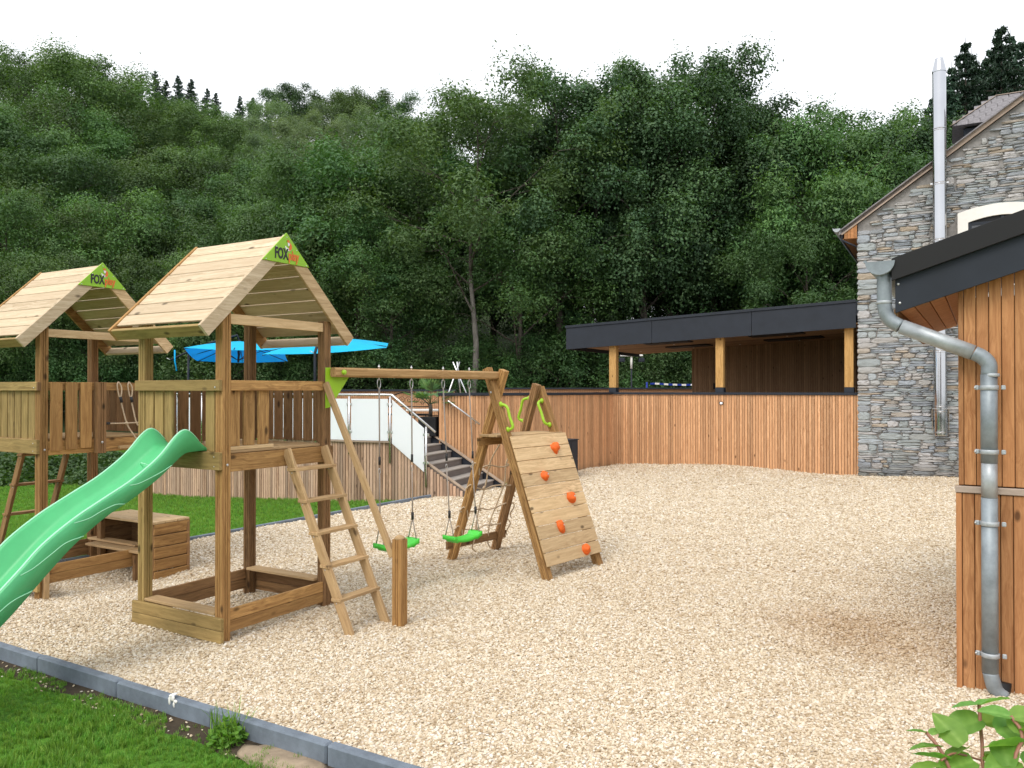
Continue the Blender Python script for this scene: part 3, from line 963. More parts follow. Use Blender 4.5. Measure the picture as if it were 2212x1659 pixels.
def tower_body(t):
    zt = 2.76
    for (x, y, m_) in ((.045, .045, 'amber'), (U - .045, .045, 'brown'), (.045, W - .045, 'olive'), (U - .045, W - .045, 'brown')):
        post('post', (x, y, -.12), (x, y, zt), PW, M[m_], t)
    # floor frame and deck
    bar('frame_board', (PW, .020, 1.483), (U - PW, .020, 1.483), .034, .148, M['amber'], t)
    bar('frame_board', (-.018, -.005, 1.505), (-.018, W + .005, 1.505), .034, .148, M['olive'], t)
    bar('frame_board', (U + .018, 0, 1.483), (U + .018, W, 1.483), .034, .148, M['brown'], t)
    bar('frame_board', (PW, W - .02, 1.483), (U - PW, W - .02, 1.483), .034, .148, M['brown'], t)
    n = 9
    for k in range(n):
        y0 = .045 + k * (W - .09) / n
        blk('deck_board', .095 if k in (0, n - 1) else .004, U - (.095 if k in (0, n - 1) else .004), y0 + .003, y0 + (W - .09) / n - .003, 1.560, 1.582, M['tread'], t)
    # top rails: left one laid on the outside of the posts
    bar('rail', (-.018, .0, 2.137), (-.018, W - .0, 2.137), .034, .092, M['olive'], t)
    bar('rail', (PW, .018, 2.137), (U - PW, .018, 2.137), .030, .088, M['amber'], t)
    bar('rail', (U + .015, .0, 2.137), (U + .015, W, 2.137), .030, .085, M['brown'], t)
    bar('rail', (PW, W - .018, 2.137), (U - PW, W - .018, 2.137), .030, .085, M['brown'], t)
    # boards of the far side and of the side facing the other way
    for k in range(7):
        y0 = .10 + k * .135
        blk('baluster', U - .030, U - .008, y0, y0 + .112, 1.60, 2.175, M['brown'], t)
    bolt((.05, -.004, 1.47), (0, 1, 0), t, .012); bolt((U - .04, -.004, 1.47), (0, 1, 0), t, .012)
    bolt((-.036, .06, 1.54), (1, 0, 0), t, .006); bolt((-.036, .06, 1.46), (1, 0, 0), t, .006); bolt((-.036, .05, 2.12), (1, 0, 0), t, .008)

TH = rad(59.5)
A1 = V((-2.41, 6.55))
t1 = thing('play_tower', 'wooden play tower with plank gable roof, green slide and ladder, nearer of the two', 'play tower', (A1.x, A1.y, 0), TH)
tower_body(t1); tower_roof(t1); tower_sign(t1); sandbox(t1)
for s0 in (.105, .265, .425):
    blk('baluster', s0, s0 + .118, .046, .068, 1.618, 2.10, M['amber'], t1)
blk('plinth', PW, .60, .045, .070, 1.584, 1.616, M['plank'], t1)
for y0 in (.920, .785, .650, .105):
    blk('baluster', .004, .026, y0, y0 + .112, 1.578, 2.09, M['olive'], t1)
for k in range(8):
    s0 = .10 + k * .136
    blk('baluster', s0, s0 + .112, W - .068, W - .046, 1.60, 2.09, M['brown'], t1)
ladder(t1, .70, 1.17, -.012, -.80, 1.555, -.06, (1.38, 1.105, .83, .555, .28), M['tread'], M['tread'])
hp = (1.168, -.939)
post('handrail_post', (hp[0], hp[1], -.1), (hp[0], hp[1], .76), .10, M['amber'], t1)
lathe('post_cap', [(.051, 0), (.050, .012), (.040, .026), (.022, .034), (.003, .037)], M['tread'], t1, Matrix.Translation((hp[0], hp[1], .758)), 20)
bar('handrail', (1.185, -.02, 2.165), (hp[0] - .028, hp[1] + .055, .60), .062, .036, M['tread'], t1, (1, 0, 0))
blk('wedge', .85, 1.10, .62, .70, -.05, .015, M['brown'], t1)

A2 = V((-4.92, 8.20))
t2 = thing('play_tower', 'wooden play tower with rope climbing opening, farther of the two at the left edge', 'play tower', (A2.x, A2.y, 0), TH)
tower_body(t2); tower_roof(t2); tower_sign(t2); sandbox(t2, True)
for k, s0 in enumerate((.10, .262, .424)):
    blk('baluster', s0, s0 + .125, -.026, -.002, 1.452 + .006 * k, 2.182, M['amber'], t2)
blk('rail_end', -.036, -.002, -.03, -.001, 2.09, 2.18, M['brown'], t2)
post('short_post', (.635, -.025, 1.40), (.635, -.025, 2.185), .10, M['brown'], t2)
bolt((.635, -.078, 1.52), (0, 1, 0), t2, .014)
for k in range(7):
    y0 = .105 + k * .135
    blk('baluster', .004, .026, y0, y0 + .118, 1.578, 2.09, M['olive'], t2)
for k in range(8):
    s0 = .10 + k * .136
    if .4 < s0 < .95: continue
    blk('baluster', s0, s0 + .112, W - .068, W - .046, 1.60, 2.09, M['brown'], t2)
ladder(t2, .45, .98, W + .02, W + .78, 1.45, -.30, (1.34, .98, .62, .26), M['brown'], M['brown'])
blk('net_bar', .86, 1.16, -.05, -.01, 1.43, 1.465, M['tread'], t2)

def rope(name, pts, r, mat, parent, n=6, seg=6):
    return tube(name, smooth_path(pts, n), r, mat, parent, seg)
def knot(p, r, parent, mat='rope'):
    return ico('knot', p, (r, r * .9, r), M[mat], parent, 1, .3, int(p[2] * 100))
rl = thing('rope_ladder', 'beige knotted climbing rope looped over the rail of the far tower', 'rope', (A2.x, A2.y, 0), TH)
for (s0, s1, s2) in ((.86, .93, 1.12), (.99, 1.05, 1.09)):
    rope('rope', [(s0, -.02, 2.19), (s0 - .022, -.03, 2.15), (s0 - .005, -.035, 2.04), (s0 + .012, -.04, 1.99), (s1, -.07, 1.72)] + ([(1.00, -.10, 1.58), (s2, -.16, 1.36)] if s0 < .9 else [(s2, -.08, 1.70)]), .0085, M['rope'], rl)
    rope('rope', [(s0, -.02, 2.19), (s0 + .026, -.03, 2.14), (s0 + .03, -.035, 2.08), (s0 + .014, -.04, 2.00)], .0085, M['rope'], rl)
    tube('ferrule', [(s0 + .010, -.041, 2.02), (s0 + .022, -.047, 1.955)], .016, M['ferrule'], rl, 10)
rope('rope', [(.67, -.05, 1.725), (.93, -.07, 1.72), (1.13, -.06, 1.725)], .0085, M['rope'], rl)
tube('ferrule', [(.68, -.05, 1.725), (.735, -.054, 1.724)], .015, M['ferrule'], rl, 10)
knot((.93, -.07, 1.72), .022, rl); knot((1.10, -.06, 1.725), .02, rl)

# counter box standing at the back of the far tower
ct = thing('play_counter', 'low wooden play counter with plank top and boarded side behind the slide', 'counter', (-4.14, 9.10, 0), TH)
cz = -.14
for k in range(3):
    blk('top_board', -.03 + k * .165, .13 + k * .165, -.03, 1.12, .545, .572, M['plank'], ct)
for k in range(5):
    z0 = cz + k * .137
    bar('side_board', (.0, -.012, z0 + .07), (.46, -.012, z0 + .07), .022, .126, M['amber'], ct, (0, -.12, 1))
    bar('side_board', (.455, .02, z0 + .07), (.455, 1.08, z0 + .07), .022, .135, M['brown'], ct, (0, 0, 1))
    bar('side_board', (.0, 1.09, z0 + .07), (.46, 1.09, z0 + .07), .022, .135, M['brown'], ct, (0, 0, 1))
blk('corner_post', .43, .47, -.028, .012, cz, .543, M['brown'], ct)
blk('corner_post', .0, .06, 1.02, 1.08, cz, .543, M['brown'], ct)
blk('corner_post', .0, .05, .0, .05, cz, .543, M['brown'], ct)
blk('shelf', -.16, .10, .05, 1.08, .225, .252, M['tread'], ct)

# ---------------------------------------------------------------- slide
sl = thing('slide', 'green plastic wave slide running down from the nearer tower to the left edge', 'slide', (A1.x, A1.y, 0), TH)
TOP = [(.02, 1.60), (-.05, 1.655), (-.14, 1.742), (-.208, 1.765), (-.29, 1.715), (-.442, 1.56), (-.664, 1.405), (-.896, 1.285), (-1.124, 1.165), (-1.339, 1.02), (-1.49, .875), (-1.634, .74), (-1.82, .57), (-2.02, .44), (-2.25, .36), (-2.50, .335), (-2.66, .33)]
BOT = [(.02, 1.585), (-.05, 1.588), (-.14, 1.585), (-.208, 1.575), (-.29, 1.52), (-.442, 1.40), (-.664, 1.265), (-.896, 1.145), (-1.124, .985), (-1.339, .79), (-1.49, .64), (-1.634, .51), (-1.82, .36), (-2.02, .24), (-2.25, .17), (-2.50, .15), (-2.66, .15)]
tp = smooth_path([(s, 0, z) for s, z in TOP], 5); bp = smooth_path([(s, 0, z) for s, z in BOT], 5)
rings, TN = [], .20
for a_, b_ in zip(tp, bp):
    zt, zb, s_ = a_.z, b_.z, a_.x
    hgt = max(.03, zt - zb)
    zf = zb + min(.035, hgt * .25)
    sec = [(.0, zb), (-.004, zt - .012), (.004, zt - .002), (.018, zt + .002), (.032, zt - .006), (.042, zt - .022), (.075, zf + .025), (.105, zf + .004), (.16, zf), (.24, zf - .002), (.32, zf), (.375, zf + .004),
           (.405, zf + .025), (.438, zt - .022), (.448, zt - .006), (.462, zt + .002), (.476, zt - .002), (.484, zt - .012), (.48, zb), (.472, zb), (.42, zf - .012), (.06, zf - .012), (.008, zb)]
    rings.append([(s_, TN + y, z) for y, z in sec])
ns = len(rings[0])
vv = [p for r_ in rings for p in r_]
ff = [[i * ns + k, (i + 1) * ns + k, (i + 1) * ns + (k + 1) % ns, i * ns + (k + 1) % ns] for i in range(len(rings) - 1) for k in range(ns)]
ff += [list(range(ns)), list(range((len(rings) - 1) * ns, len(rings) * ns))[::-1]]
link('chute', fix_normals(mesh_from(vv, ff, M['slide'], True)), sl)
def slide_edge(s_):
    for i in range(len(TOP) - 1):
        if TOP[i][0] >= s_ >= TOP[i + 1][0]:
            f = (TOP[i][0] - s_) / (TOP[i][0] - TOP[i + 1][0])
            return TOP[i][1] * (1 - f) + TOP[i + 1][1] * f, BOT[i][1] * (1 - f) + BOT[i + 1][1] * f
for pts in (((-.70, .86), (-.63, .60), (-.52, .36), (-.42, .18), (-.33, .02)), ((-1.13, .88), (-1.02, .62), (-.92, .50), (-.82, .34), (-.74, .02)), ((-1.50, .88), (-1.41, .66), (-1.30, .52), (-1.19, .42), (-1.06, .03)), ((-1.86, .85), (-1.72, .55), (-1.56, .4), (-1.42, .03))):
    P = []
    for s_, f in pts:
        zt, zb = slide_edge(s_)
        P.append((s_, TN - .003, zb + f * (zt - zb)))
    tube('moulding', smooth_path(P, 5), .0035, M['slideline'], sl, 6)
for y in (.018, .462):
    tube('rim', [(a_.x, TN + y, a_.z + .001) for a_ in tp[6:]], .0085, M['slideline'], sl, 8)
ring = [(math.cos(k / 16 * 6.283) * .075 - .36, TN + .24 + math.sin(k / 16 * 6.283) * .06, 1.455 - math.cos(k / 16 * 6.283) * .05) for k in range(16)]
tube('moulding', ring[2:15], .004, M['slideline'], sl, 6)

# ---------------------------------------------------------------- swing beam, A-frames and climbing wall
CF = rad(50.0)
CM = V((-.187, 9.27))
cf = thing('swing_set', 'wooden swing set with A-frame plank climbing wall, platform and beam', 'swing set', (CM.x, CM.y, 0), CF)
# frame space: x runs away from the tower, y to the net side (+) and to the climbing wall (-)
legs = {'a': ((.045, .79, -.06), (.045, -.085, 2.33)), 'b': ((-.045, -.82, -.06), (-.045, .10, 2.35)), 'c': ((.87, .79, -.06), (.87, .075, 2.17)), 'd': ((.96, -.82, -.06), (.96, .10, 2.13))}
for k, (p0, p1) in legs.items():
    post('leg', p0, p1, .09, M['amber'] if k in 'bd' else M['brown'] if k == 'c' else M['amber'], cf, (1, 0, 0))
bolt((-.095, .0, 2.07), (1, 0, 0), cf, .014); bolt((.85, .13, 2.04), (1, 0, 0), cf, .014)
inv = Matrix.Rotation(-CF, 4, 'Z')
def to_cf(x, y, z): return inv @ (V((x, y, z)) - V((CM.x, CM.y, 0)))
b_a = to_cf(-1.715, 7.535, 2.268); b_b = to_cf(-.165, 9.295, 2.268)
BL = (b_b - b_a).length
oc = [(.046, -.030), (.046, .030), (.030, .046), (-.030, .046), (-.046, .030), (-.046, -.030), (-.030, -.046), (.030, -.046)]
Mb = frame(b_b - b_a, (0, 0, 1), b_a) @ Matrix(((0, 0, 1, 0), (1, 0, 0, 0), (0, 1, 0, 0), (0, 0, 0, 1)))
prism('swing_beam', oc, BL, M['beam'], cf, Mb, .002)
bd = (b_b - b_a).normalized()
# green gusset at the tower end with its cap nut
gx = frame(bd, (0, 0, 1), b_a)
pl = prism('gusset', [(-.045, .045), (-.045, -.345), (.01, -.335), (.225, -.05), (.225, .045)], .008, M['lime'], cf, gx @ Matrix(((1, 0, 0, 0), (0, 0, -1, -.052), (0, 1, 0, 0), (0, 0, 0, 1))) @ Matrix.Translation((0, 0, -.112)), .001)
ico('cap_nut', gx @ V((.09, -.055, .0)), (.026, .026, .026), M['lime'], cf, 2)
# climbing wall of ten boards
dn = V((0, -.92, -2.41)).normalized(); up_n = V((0, dn.z, -dn.y))
up_n = -up_n if up_n.y > 0 else up_n
wtop = V((0, -.2175, 1.545)) + up_n * .058
for k in range(10):
    c = wtop + dn * (.1525 * (k + .5))
    bar('wall_board', (-.07, c.y, c.z), (.995, c.y, c.z), .1455, .022, M['plank'], cf, up_n)
def wall_pt(u_, v_, o=.012): return wtop + dn * (1.525 * v_) + V((-.07 + 1.065 * u_, 0, 0)) + up_n * o
for i, (u_, v_, kind) in enumerate(((.70, .125, 0), (.37, .335, 1), (.72, .535, 2), (.39, .735, 3), (.715, .95, 4))):
    p = wall_pt(u_, v_)
    bm = bmesh.new(); bmesh.ops.create_icosphere(bm, subdivisions=3, radius=1.0)
    sx, sy, sz = ((.072, .050, .068), (.056, .05, .06), (.064, .055, .07), (.060, .045, .076), (.068, .048, .058))[kind]
    for v in bm.verts:
        q = v.co.copy()
        k_ = 1 + .35 * noise.noise(q * 1.6 + V((i * 7.1, 0, 3))) + (.25 * max(0, q.x) * max(0, q.y) if kind in (0, 4) else 0)
        if kind == 0: q.x *= 1 - .5 * max(0, -q.y)
        if kind == 3: k_ -= .18 * max(0, math.sin(q.x * 7) * math.sin(q.y * 7))
        v.co = V((q.x * sx, q.y * sz, max(q.z, -.3) * sy * 1.2)) * k_
    me_ = bpy.data.meshes.new('hold'); bm.to_mesh(me_); bm.free()
    me_.polygons.foreach_set('use_smooth', [True] * len(me_.polygons)); me_.materials.append(M['orange'])
    h = link('climbing_hold', me_, cf, frame((1, 0, 0), up_n, p))
    link('bolt', bolt_mesh(.009), h, Matrix.Translation((.006, .004, sy * 1.18)) @ Matrix.Rotation(rad(90), 4, 'Y'))
# platform
for k in range(3):
    y0 = -.215 + k * .142
    blk('platform_board', -.07 if k else -.0, 1.02, y0, y0 + .138, 1.545, 1.572, M['tread'], cf)
blk('platform_beam', -.12, 1.05, .165, .200, 1.44, 1.535, M['amber'], cf)
blk('platform_beam', -.02, .96, -.14, -.105, 1.46, 1.540, M['brown'], cf)
blk('ground_bar', -.10, 1.00, .70, .735, .14, .24, M['brown'], cf)
# four lime grab handles beside the platform
def handle(p0, p1, out):
    p0, p1, out = V(p0), V(p1), V(out)
    d = p1 - p0
    tube('grab_handle', smooth_path([p0, p0 + out * .05 + d * .04, p0 + out * .075 + d * .16, p0 + out * .07 + d * .5, p0 + out * .075 + d * .84, p1 + out * .05 - d * .04, p1], 5), .0175, M['lime'], cf, 10)
    for q in (p0, p1): ico('handle_foot', q, (.028, .028, .034), M['lime'], cf, 2)
def on_leg(k, z):
    p0, p1 = V(legs[k][0]), V(legs[k][1])
    return p0 + (p1 - p0) * ((z - p0.z) / (p1.z - p0.z))
handle(on_leg('b', 1.93) + V((.0, -.048, 0)), on_leg('b', 1.64) + V((.0, -.048, 0)), (.25, -1, 0))
handle(on_leg('c', 1.99) + V((-.02, .05, 0)), on_leg('c', 1.70) + V((-.02, .05, 0)), (-.35, 1, .1))
handle(on_leg('d', 1.96) + V((-.048, .0, 0)), on_leg('d', 1.66) + V((-.048, .0, 0)), (-1, .2, 0))

# rope net on the back of the frame
net = thing('climbing_net', 'beige knotted rope net hanging under the climbing frame platform', 'rope net', (CM.x, CM.y, 0), CF)
def net_pt(x, z, sag=0):
    f = z / 2.25
    return V((x, .76 - .70 * f + .02 * math.sin(x * 9 + z * 5), z - sag))
xs_ = (.34, .66)
for x in xs_:
    rope('rope', [(x, .19, 1.50)] + [net_pt(x + .03 * math.sin(z * 7 + x * 3), z) for z in (1.2, .92, .64, .40, .2)] + [net_pt(x + .02, .10), net_pt(x + .10, .03)], .0095, M['rope'], net)
for z in (1.17, .90, .62, .38):
    P = [net_pt(x, z, .03 * math.sin((x + .05) * 3) + (.02 * math.sin(x * 13 + z * 11))) for x in (-.02, .16, .34, .5, .66, .82, .96)]
    rope('rope', P, .0095, M['rope'], net)
    for x in xs_: knot(net_pt(x, z, .025), .022, net)
    e0, e1 = net_pt(-.03, z), net_pt(.97, z)
    rope('rope', [e1, e1 + V((.05, .02, -.06)), e1 + V((.03, .07, -.16)), e1 + V((.06, .08, -.22))], .0085, M['rope'], net)
    rope('rope', [e0, e0 + V((.03, -.05, .05)), e0 + V((.06, -.08, .0)), e0 + V((.09, -.06, -.10))], .0085, M['rope'], net)

# ---------------------------------------------------------------- two swings
def swing(label, ta, tb, zs, sway):
    """hangs from the beam between fractions ta and tb; zs is the seat height"""
    pa = V((-1.715, 7.535)).lerp(V((-.165, 9.295)), ta); pb = V((-1.715, 7.535)).lerp(V((-.165, 9.295)), tb)
    c = (pa + pb) / 2
    ax = (pb - pa).normalized(); w2 = (pb - pa).length / 2
    t = thing('swing', label, 'swing', (c.x, c.y, zs), math.atan2(ax.y, ax.x))
    # seat: gently curved plastic board with raised rims and ribs, local x along the beam
    nx, ny = 20, 10
    def top(i, j):
        x = -1 + 2 * i / nx; y = -1 + 2 * j / ny
        z = .035 * x * x + (.014 if abs(x) > .78 else 0) - (.006 if j % 2 == 0 and abs(x) < .74 else 0)
        y2 = y * (.075 + .012 * (1 - abs(x)) + (.015 if abs(x) > .75 else 0))
        return (x * (w2 + .02), y2 + sway, z)
    vs_ = [top(i, j) for i in range(nx + 1) for j in range(ny + 1)]
    lo = [(p[0], sway + (p[1] - sway) * .96, p[2] - (.034 if abs(p[0]) < w2 * .75 else .05)) for p in vs_]
    n1 = ny + 1
    fs = [[i * n1 + j, (i + 1) * n1 + j, (i + 1) * n1 + j + 1, i * n1 + j + 1] for i in range(nx) for j in range(ny)]
    m0 = len(vs_)
    fs += [[m0 + i * n1 + j, m0 + i * n1 + j + 1, m0 + (i + 1) * n1 + j + 1, m0 + (i + 1) * n1 + j] for i in range(nx) for j in range(ny)]
    for i in range(nx):
        for j in (0, ny):
            q = [i * n1 + j, (i + 1) * n1 + j, m0 + (i + 1) * n1 + j, m0 + i * n1 + j]
            fs.append(q if j else q[::-1])
    for j in range(ny):
        for i in (0, nx):
            q = [i * n1 + j, i * n1 + j + 1, m0 + i * n1 + j + 1, m0 + i * n1 + j]
            fs.append(q if i == 0 else q[::-1])
    link('seat', fix_normals(mesh_from(vs_ + lo, fs, M['seat'], True)), t)
    zb = 2.268 - zs
    for sgn in (-1, 1):
        x = sgn * w2
        top_p = V((x, 0, zb - .16)); jn = V((x, sway, .27))
        # hanger bolt, nut above the beam and carabiner below
        tube('hanger', [(x, 0, zb + .085), (x, 0, zb - .07)], .006, M['bolt'], t, 8)
        ico('nut', (x, 0, zb + .062), (.015, .015, .014), M['bolt'], t, 1)
        tube('carabiner', [(x + .021 * math.sin(k / 14 * 6.283), 0, zb - .105 + .052 * math.cos(k / 14 * 6.283)) for k in range(14)], .0045, M['bolt'], t, 6, True)
        f = .55
        adj = top_p.lerp(jn, f)
        rope('rope', [top_p, adj], .0065, M['ropegrey'], t, 2)
        rope('rope', [top_p + V((.012, .008, 0)), adj + V((.006, .006, .03))], .0065, M['ropegrey'], t, 2)
        tube('adjuster', [adj + V((0, 0, .05)), adj - V((0, 0, .03))], .0125, M['ferrule'], t, 8)
        tube('carabiner', [adj + V((.012 * math.sin(k / 12 * 6.283), 0, -.095 + .03 * math.cos(k / 12 * 6.283))) for k in range(12)], .0035, M['bolt'], t, 6, True)
        rope('rope', [adj - V((0, 0, .11)), jn], .007, M['ropegrey'], t, 2)
        tube('ferrule', [jn + V((0, 0, .045)), jn - V((0, 0, .03))], .0145, M['ferrule'], t, 8)
        for e in (-1, 1):
            rope('rope', [jn - V((0, 0, .02)), V((x * .99, sway + e * .062, .045))], .0062, M['ropegrey'], t, 2)
    return t
swing('bright green swing seat on grey ropes nearest the ladder post', .239, .4235, .50, -.02)
swing('bright green swing seat on grey ropes nearest the rope net', .6196, .793, .47, -.10)
# ---------------------------------------------------------------- helpers for timber cladding
def along(poly, pitch, start=0.0):
    """points and tangents every pitch metres along a 2-D polyline"""
    out = []
    pos = start
    acc = 0.0
    for a, b in zip(poly[:-1], poly[1:]):
        a, b = V(a), V(b); L = (b - a).length; t = (b - a) / L
        while pos <= acc + L:
            out.append((a + t * (pos - acc), t, pos)); pos += pitch
        acc += L
    return out

def cladding(parent, poly, z0, z1, pitch, w, th, mat, rnd, name='slat', skip=None, off=0.0):
    """upright slats, one object each, along a polyline; z0, z1 numbers or functions of the running length"""
    cx, cy = 0.0, 0.0
    for p, t, s in along(poly, pitch, pitch / 2):
        n = V((t.y, -t.x))
        if n.dot(p) > 0: n = -n                     # the side that faces the yard
        a = z0(s) if callable(z0) else z0
        b = z1(s) if callable(z1) else z1
        if b - a < .04 or (skip and skip(s)): continue
        L = round((b - a) / .02) * .02
        q = p + n * (off + th / 2 + rnd.uniform(-.0015, .0015))
        link(name, box_mesh(L, w, th, mat, .003), parent, frame((0, 0, 1), (n.x, n.y, 0), (q.x, q.y, b - L / 2)))

def strip_wall(name, poly, z0, z1, thick, mat, parent, back=True):
    """a wall body behind a polyline"""
    n = len(poly)
    P = [V(p) for p in poly]
    nr = []
    for i in range(n):
        t = (P[min(i + 1, n - 1)] - P[max(i - 1, 0)]).normalized()
        q = V((t.y, -t.x))
        if q.dot(P[i]) < 0: q = -q
        nr.append(q)
    f0 = z0 if callable(z0) else (lambda s: z0)
    f1 = z1 if callable(z1) else (lambda s: z1)
    s = 0.0; vs_ = []
    for i in range(n):
        if i: s += (P[i] - P[i - 1]).length
        b = P[i] + nr[i] * thick
        vs_ += [(P[i].x, P[i].y, f0(s)), (P[i].x, P[i].y, f1(s)), (b.x, b.y, f1(s)), (b.x, b.y, f0(s))]
    fs = [[0, 1, 2, 3], [4 * n - 4, 4 * n - 3, 4 * n - 2, 4 * n - 1]]
    for i in range(n - 1):
        for k in range(4):
            fs.append([4 * i + k, 4 * i + (k + 1) % 4, 4 * i + 4 + (k + 1) % 4, 4 * i + 4 + k])
    return link(name, fix_normals(mesh_from(vs_, fs, mat)), parent)

def refine(poly, n=6):
    return [(p.x, p.y) for p in smooth_path([(a, b, 0) for a, b in poly], n)]

DZ = 1.06                                                   # height of the raised terrace
RD = rad(-29.0)
CN = V((2.85, 22.45))                                       # inner corner of the two larch walls
rd = V((math.cos(RD), math.sin(RD))); rn = V((-math.sin(RD), math.cos(RD)))
rndm = random.Random(5)

# ---------------------------------------------------------------- terrace
ter_poly = [(-8.9, 19.55), (-7.29, 18.62), (-6.12, 17.95), (-5.17, 17.35), (-4.0, 16.6), (-3.3, 16.2), (-2.43, 15.92)]
deck_line = refine(ter_poly, 5)
edge_pts = [(x, y, DZ - .03) for x, y in deck_line] + [(-1.85, 17.5, DZ - .03), (-1.5, 17.75, DZ - .03), (-.6, 17.95, DZ - .03), (.3, 18.6, DZ - .03), (1.4, 20.2, DZ - .03), (2.95, 22.65, DZ - .03), (8.4, 19.55, DZ - .03), (12, 30, DZ - .03), (0, 36, DZ - .03), (-10, 30, DZ - .03)]
tag(link('terrace', fix_normals(mesh_from(edge_pts, [list(range(len(edge_pts)))], M['deck']))), 'raised terrace behind the timber walls', kind='structure')

dw = thing('timber_wall', 'curved retaining wall of weathered upright larch slats under the glass railing', 'wall')
cladding(dw, deck_line, lambda s: terrain_h(-3 - .01 * s, 16) - .45, DZ - .035, .071, .058, .022, M['weathered'], rndm)
strip_wall('backing', deck_line, -.9, DZ - .04, .05, M['backing'], dw)
P2 = [V(p) for p in deck_line]
for i in range(0, len(P2) - 1, 5):
    a, b = P2[i], P2[min(i + 5, len(P2) - 1)]
    bar('coping', (a.x, a.y, DZ - .016), (b.x, b.y, DZ - .016), .16, .032, M['deck'], dw)

# ---------------------------------------------------------------- stairs
SB = V((-1.02, 15.40)); SA = math.atan2(.34, -.94)
st = thing('stairs', 'dark composite stairs with pale nosings leading up to the terrace', 'stairs', (SB.x, SB.y, 0), SA)
SW = 1.86; RI = DZ / 7; GO_ = .25
for k in range(7):
    x0 = k * GO_; z = RI * (k + 1)
    if k < 6:
        blk('tread', x0 - .02, x0 + GO_ + .01, -SW + .05, -.05, z - .026, z, M['comptop'], st)
    blk('riser', x0, x0 + .02, -SW + .05, -.05, z - RI + .001, z - .028, M['composite'], st)
blk('tread', 6 * GO_ - .02, 6 * GO_ + .6, -SW + .05, -.05, DZ - .024, DZ + .004, M['comptop'], st)
spoly = [(-.20, -.25), (-.20, .07), (1.50, 1.115), (1.72, 1.115), (1.72, .80), (.14, -.25)]
for y0 in (-.05, -SW):
    prism('stringer', spoly, .05, M['anthracite'] if y0 < -1 else M['composite'], st, Matrix(((1, 0, 0, 0), (0, 0, -1, y0 + .05), (0, 1, 0, 0), (0, 0, 0, 1))))
    bar('stringer_cap', (-.24, y0 + .025, .058), (1.51, y0 + .025, 1.134), .13 if y0 < -1 else .09, .028, M['deck'], st, (-.5, 0, 1))
# slatted flank under the near stringer
fl = [(SB + V((math.cos(SA), math.sin(SA))) * x) for x in (1.56, -.1)]
flank = [(p.x, p.y) for p in fl]
cladding(dw, flank, -.35, lambda s: DZ + .05 - .615 * s, .071, .058, .02, M['weathered'], rndm, off=.004)

# ---------------------------------------------------------------- glass railing
gb = thing('glass_railing', 'frosted glass railing with steel posts and handrail round the terrace edge', 'railing')
out_line = []
for i, p in enumerate(P2):
    t = (P2[min(i + 1, len(P2) - 1)] - P2[max(i - 1, 0)]).normalized(); n = V((t.y, -t.x)); n = n if n.dot(p) < 0 else -n
    out_line.append((p.x + n.x * .06, p.y + n.y * .06))
tot = sum((V(a) - V(b)).length for a, b in zip(out_line[:-1], out_line[1:]))
cnt = 8; stp = (tot - .02) / cnt
pp = [q[0] for q in along(out_line, stp, .01)][:cnt + 1]
if len(pp) < cnt + 1: pp.append(V(out_line[-1]))
def rail_post(p, z0, z1, d):
    o = tube('post', [(p.x, p.y, z0), (p.x, p.y, z1)], .021, M['steel'], gb, 12)
    n = V((d.y, -d.x)); n = n if n.dot(p) < 0 else -n
    for z in (z1 - .16, z1 - .72):
        for s_ in (-1, 1):
            q = p + d * (.040 * s_)
            link('clamp', box_mesh(.05, .03, .05, M['steel'], .006), o, frame((d.x, d.y, 0), (0, 0, 1), (q.x, q.y, z)))
    for z in (z0 + .05, z0 + .16):
        q = p - n * .035
        link('bracket', box_mesh(.08, .02, .03, M['steel'], .004), o, frame((n.x, n.y, 0), (0, 0, 1), (q.x, q.y, z)))
def pane(a, b, za0, za1, zb0, zb1):
    """glass sheet between posts a and b"""
    d = (b - a).normalized(); n = V((d.y, -d.x))
    a2, b2 = a + d * .045, b - d * .045
    vs_ = []
    for o_ in (-.005, .005):
        vs_ += [(a2.x + n.x * o_, a2.y + n.y * o_, za0), (b2.x + n.x * o_, b2.y + n.y * o_, zb0), (b2.x + n.x * o_, b2.y + n.y * o_, zb1), (a2.x + n.x * o_, a2.y + n.y * o_, za1)]
    link('glass_pane', fix_normals(mesh_from(vs_, [[0, 1, 2, 3], [4, 5, 6, 7], [0, 1, 5, 4], [1, 2, 6, 5], [2, 3, 7, 6], [3, 0, 4, 7]], M['frosted'])), gb)
for i, p in enumerate(pp):
    d = (pp[min(i + 1, len(pp) - 1)] - pp[max(i - 1, 0)]).normalized()
    rail_post(p, .78 if i < cnt else .62, 1.965, d)
    if i: pane(pp[i - 1], p, DZ + .01, 1.915, DZ + .01, 1.915)
sx = V((math.cos(SA), math.sin(SA))); sn = V((.34, .94)) * -.06
low = SB + sx * .70 + sn
rail_post(low, .17, 1.37, sx)
pane(pp[-1], low, DZ - .04, 1.905, .47, 1.335)
hr = [(p.x, p.y, 2.0) for p in P2[:-1]] + [(P2[-1].x, P2[-1].y, 1.995)]
e = SB + sx * .50 + sn
tube('handrail', hr + [(e.x, e.y, 1.265)], .0235, M['steel'], gb, 10)

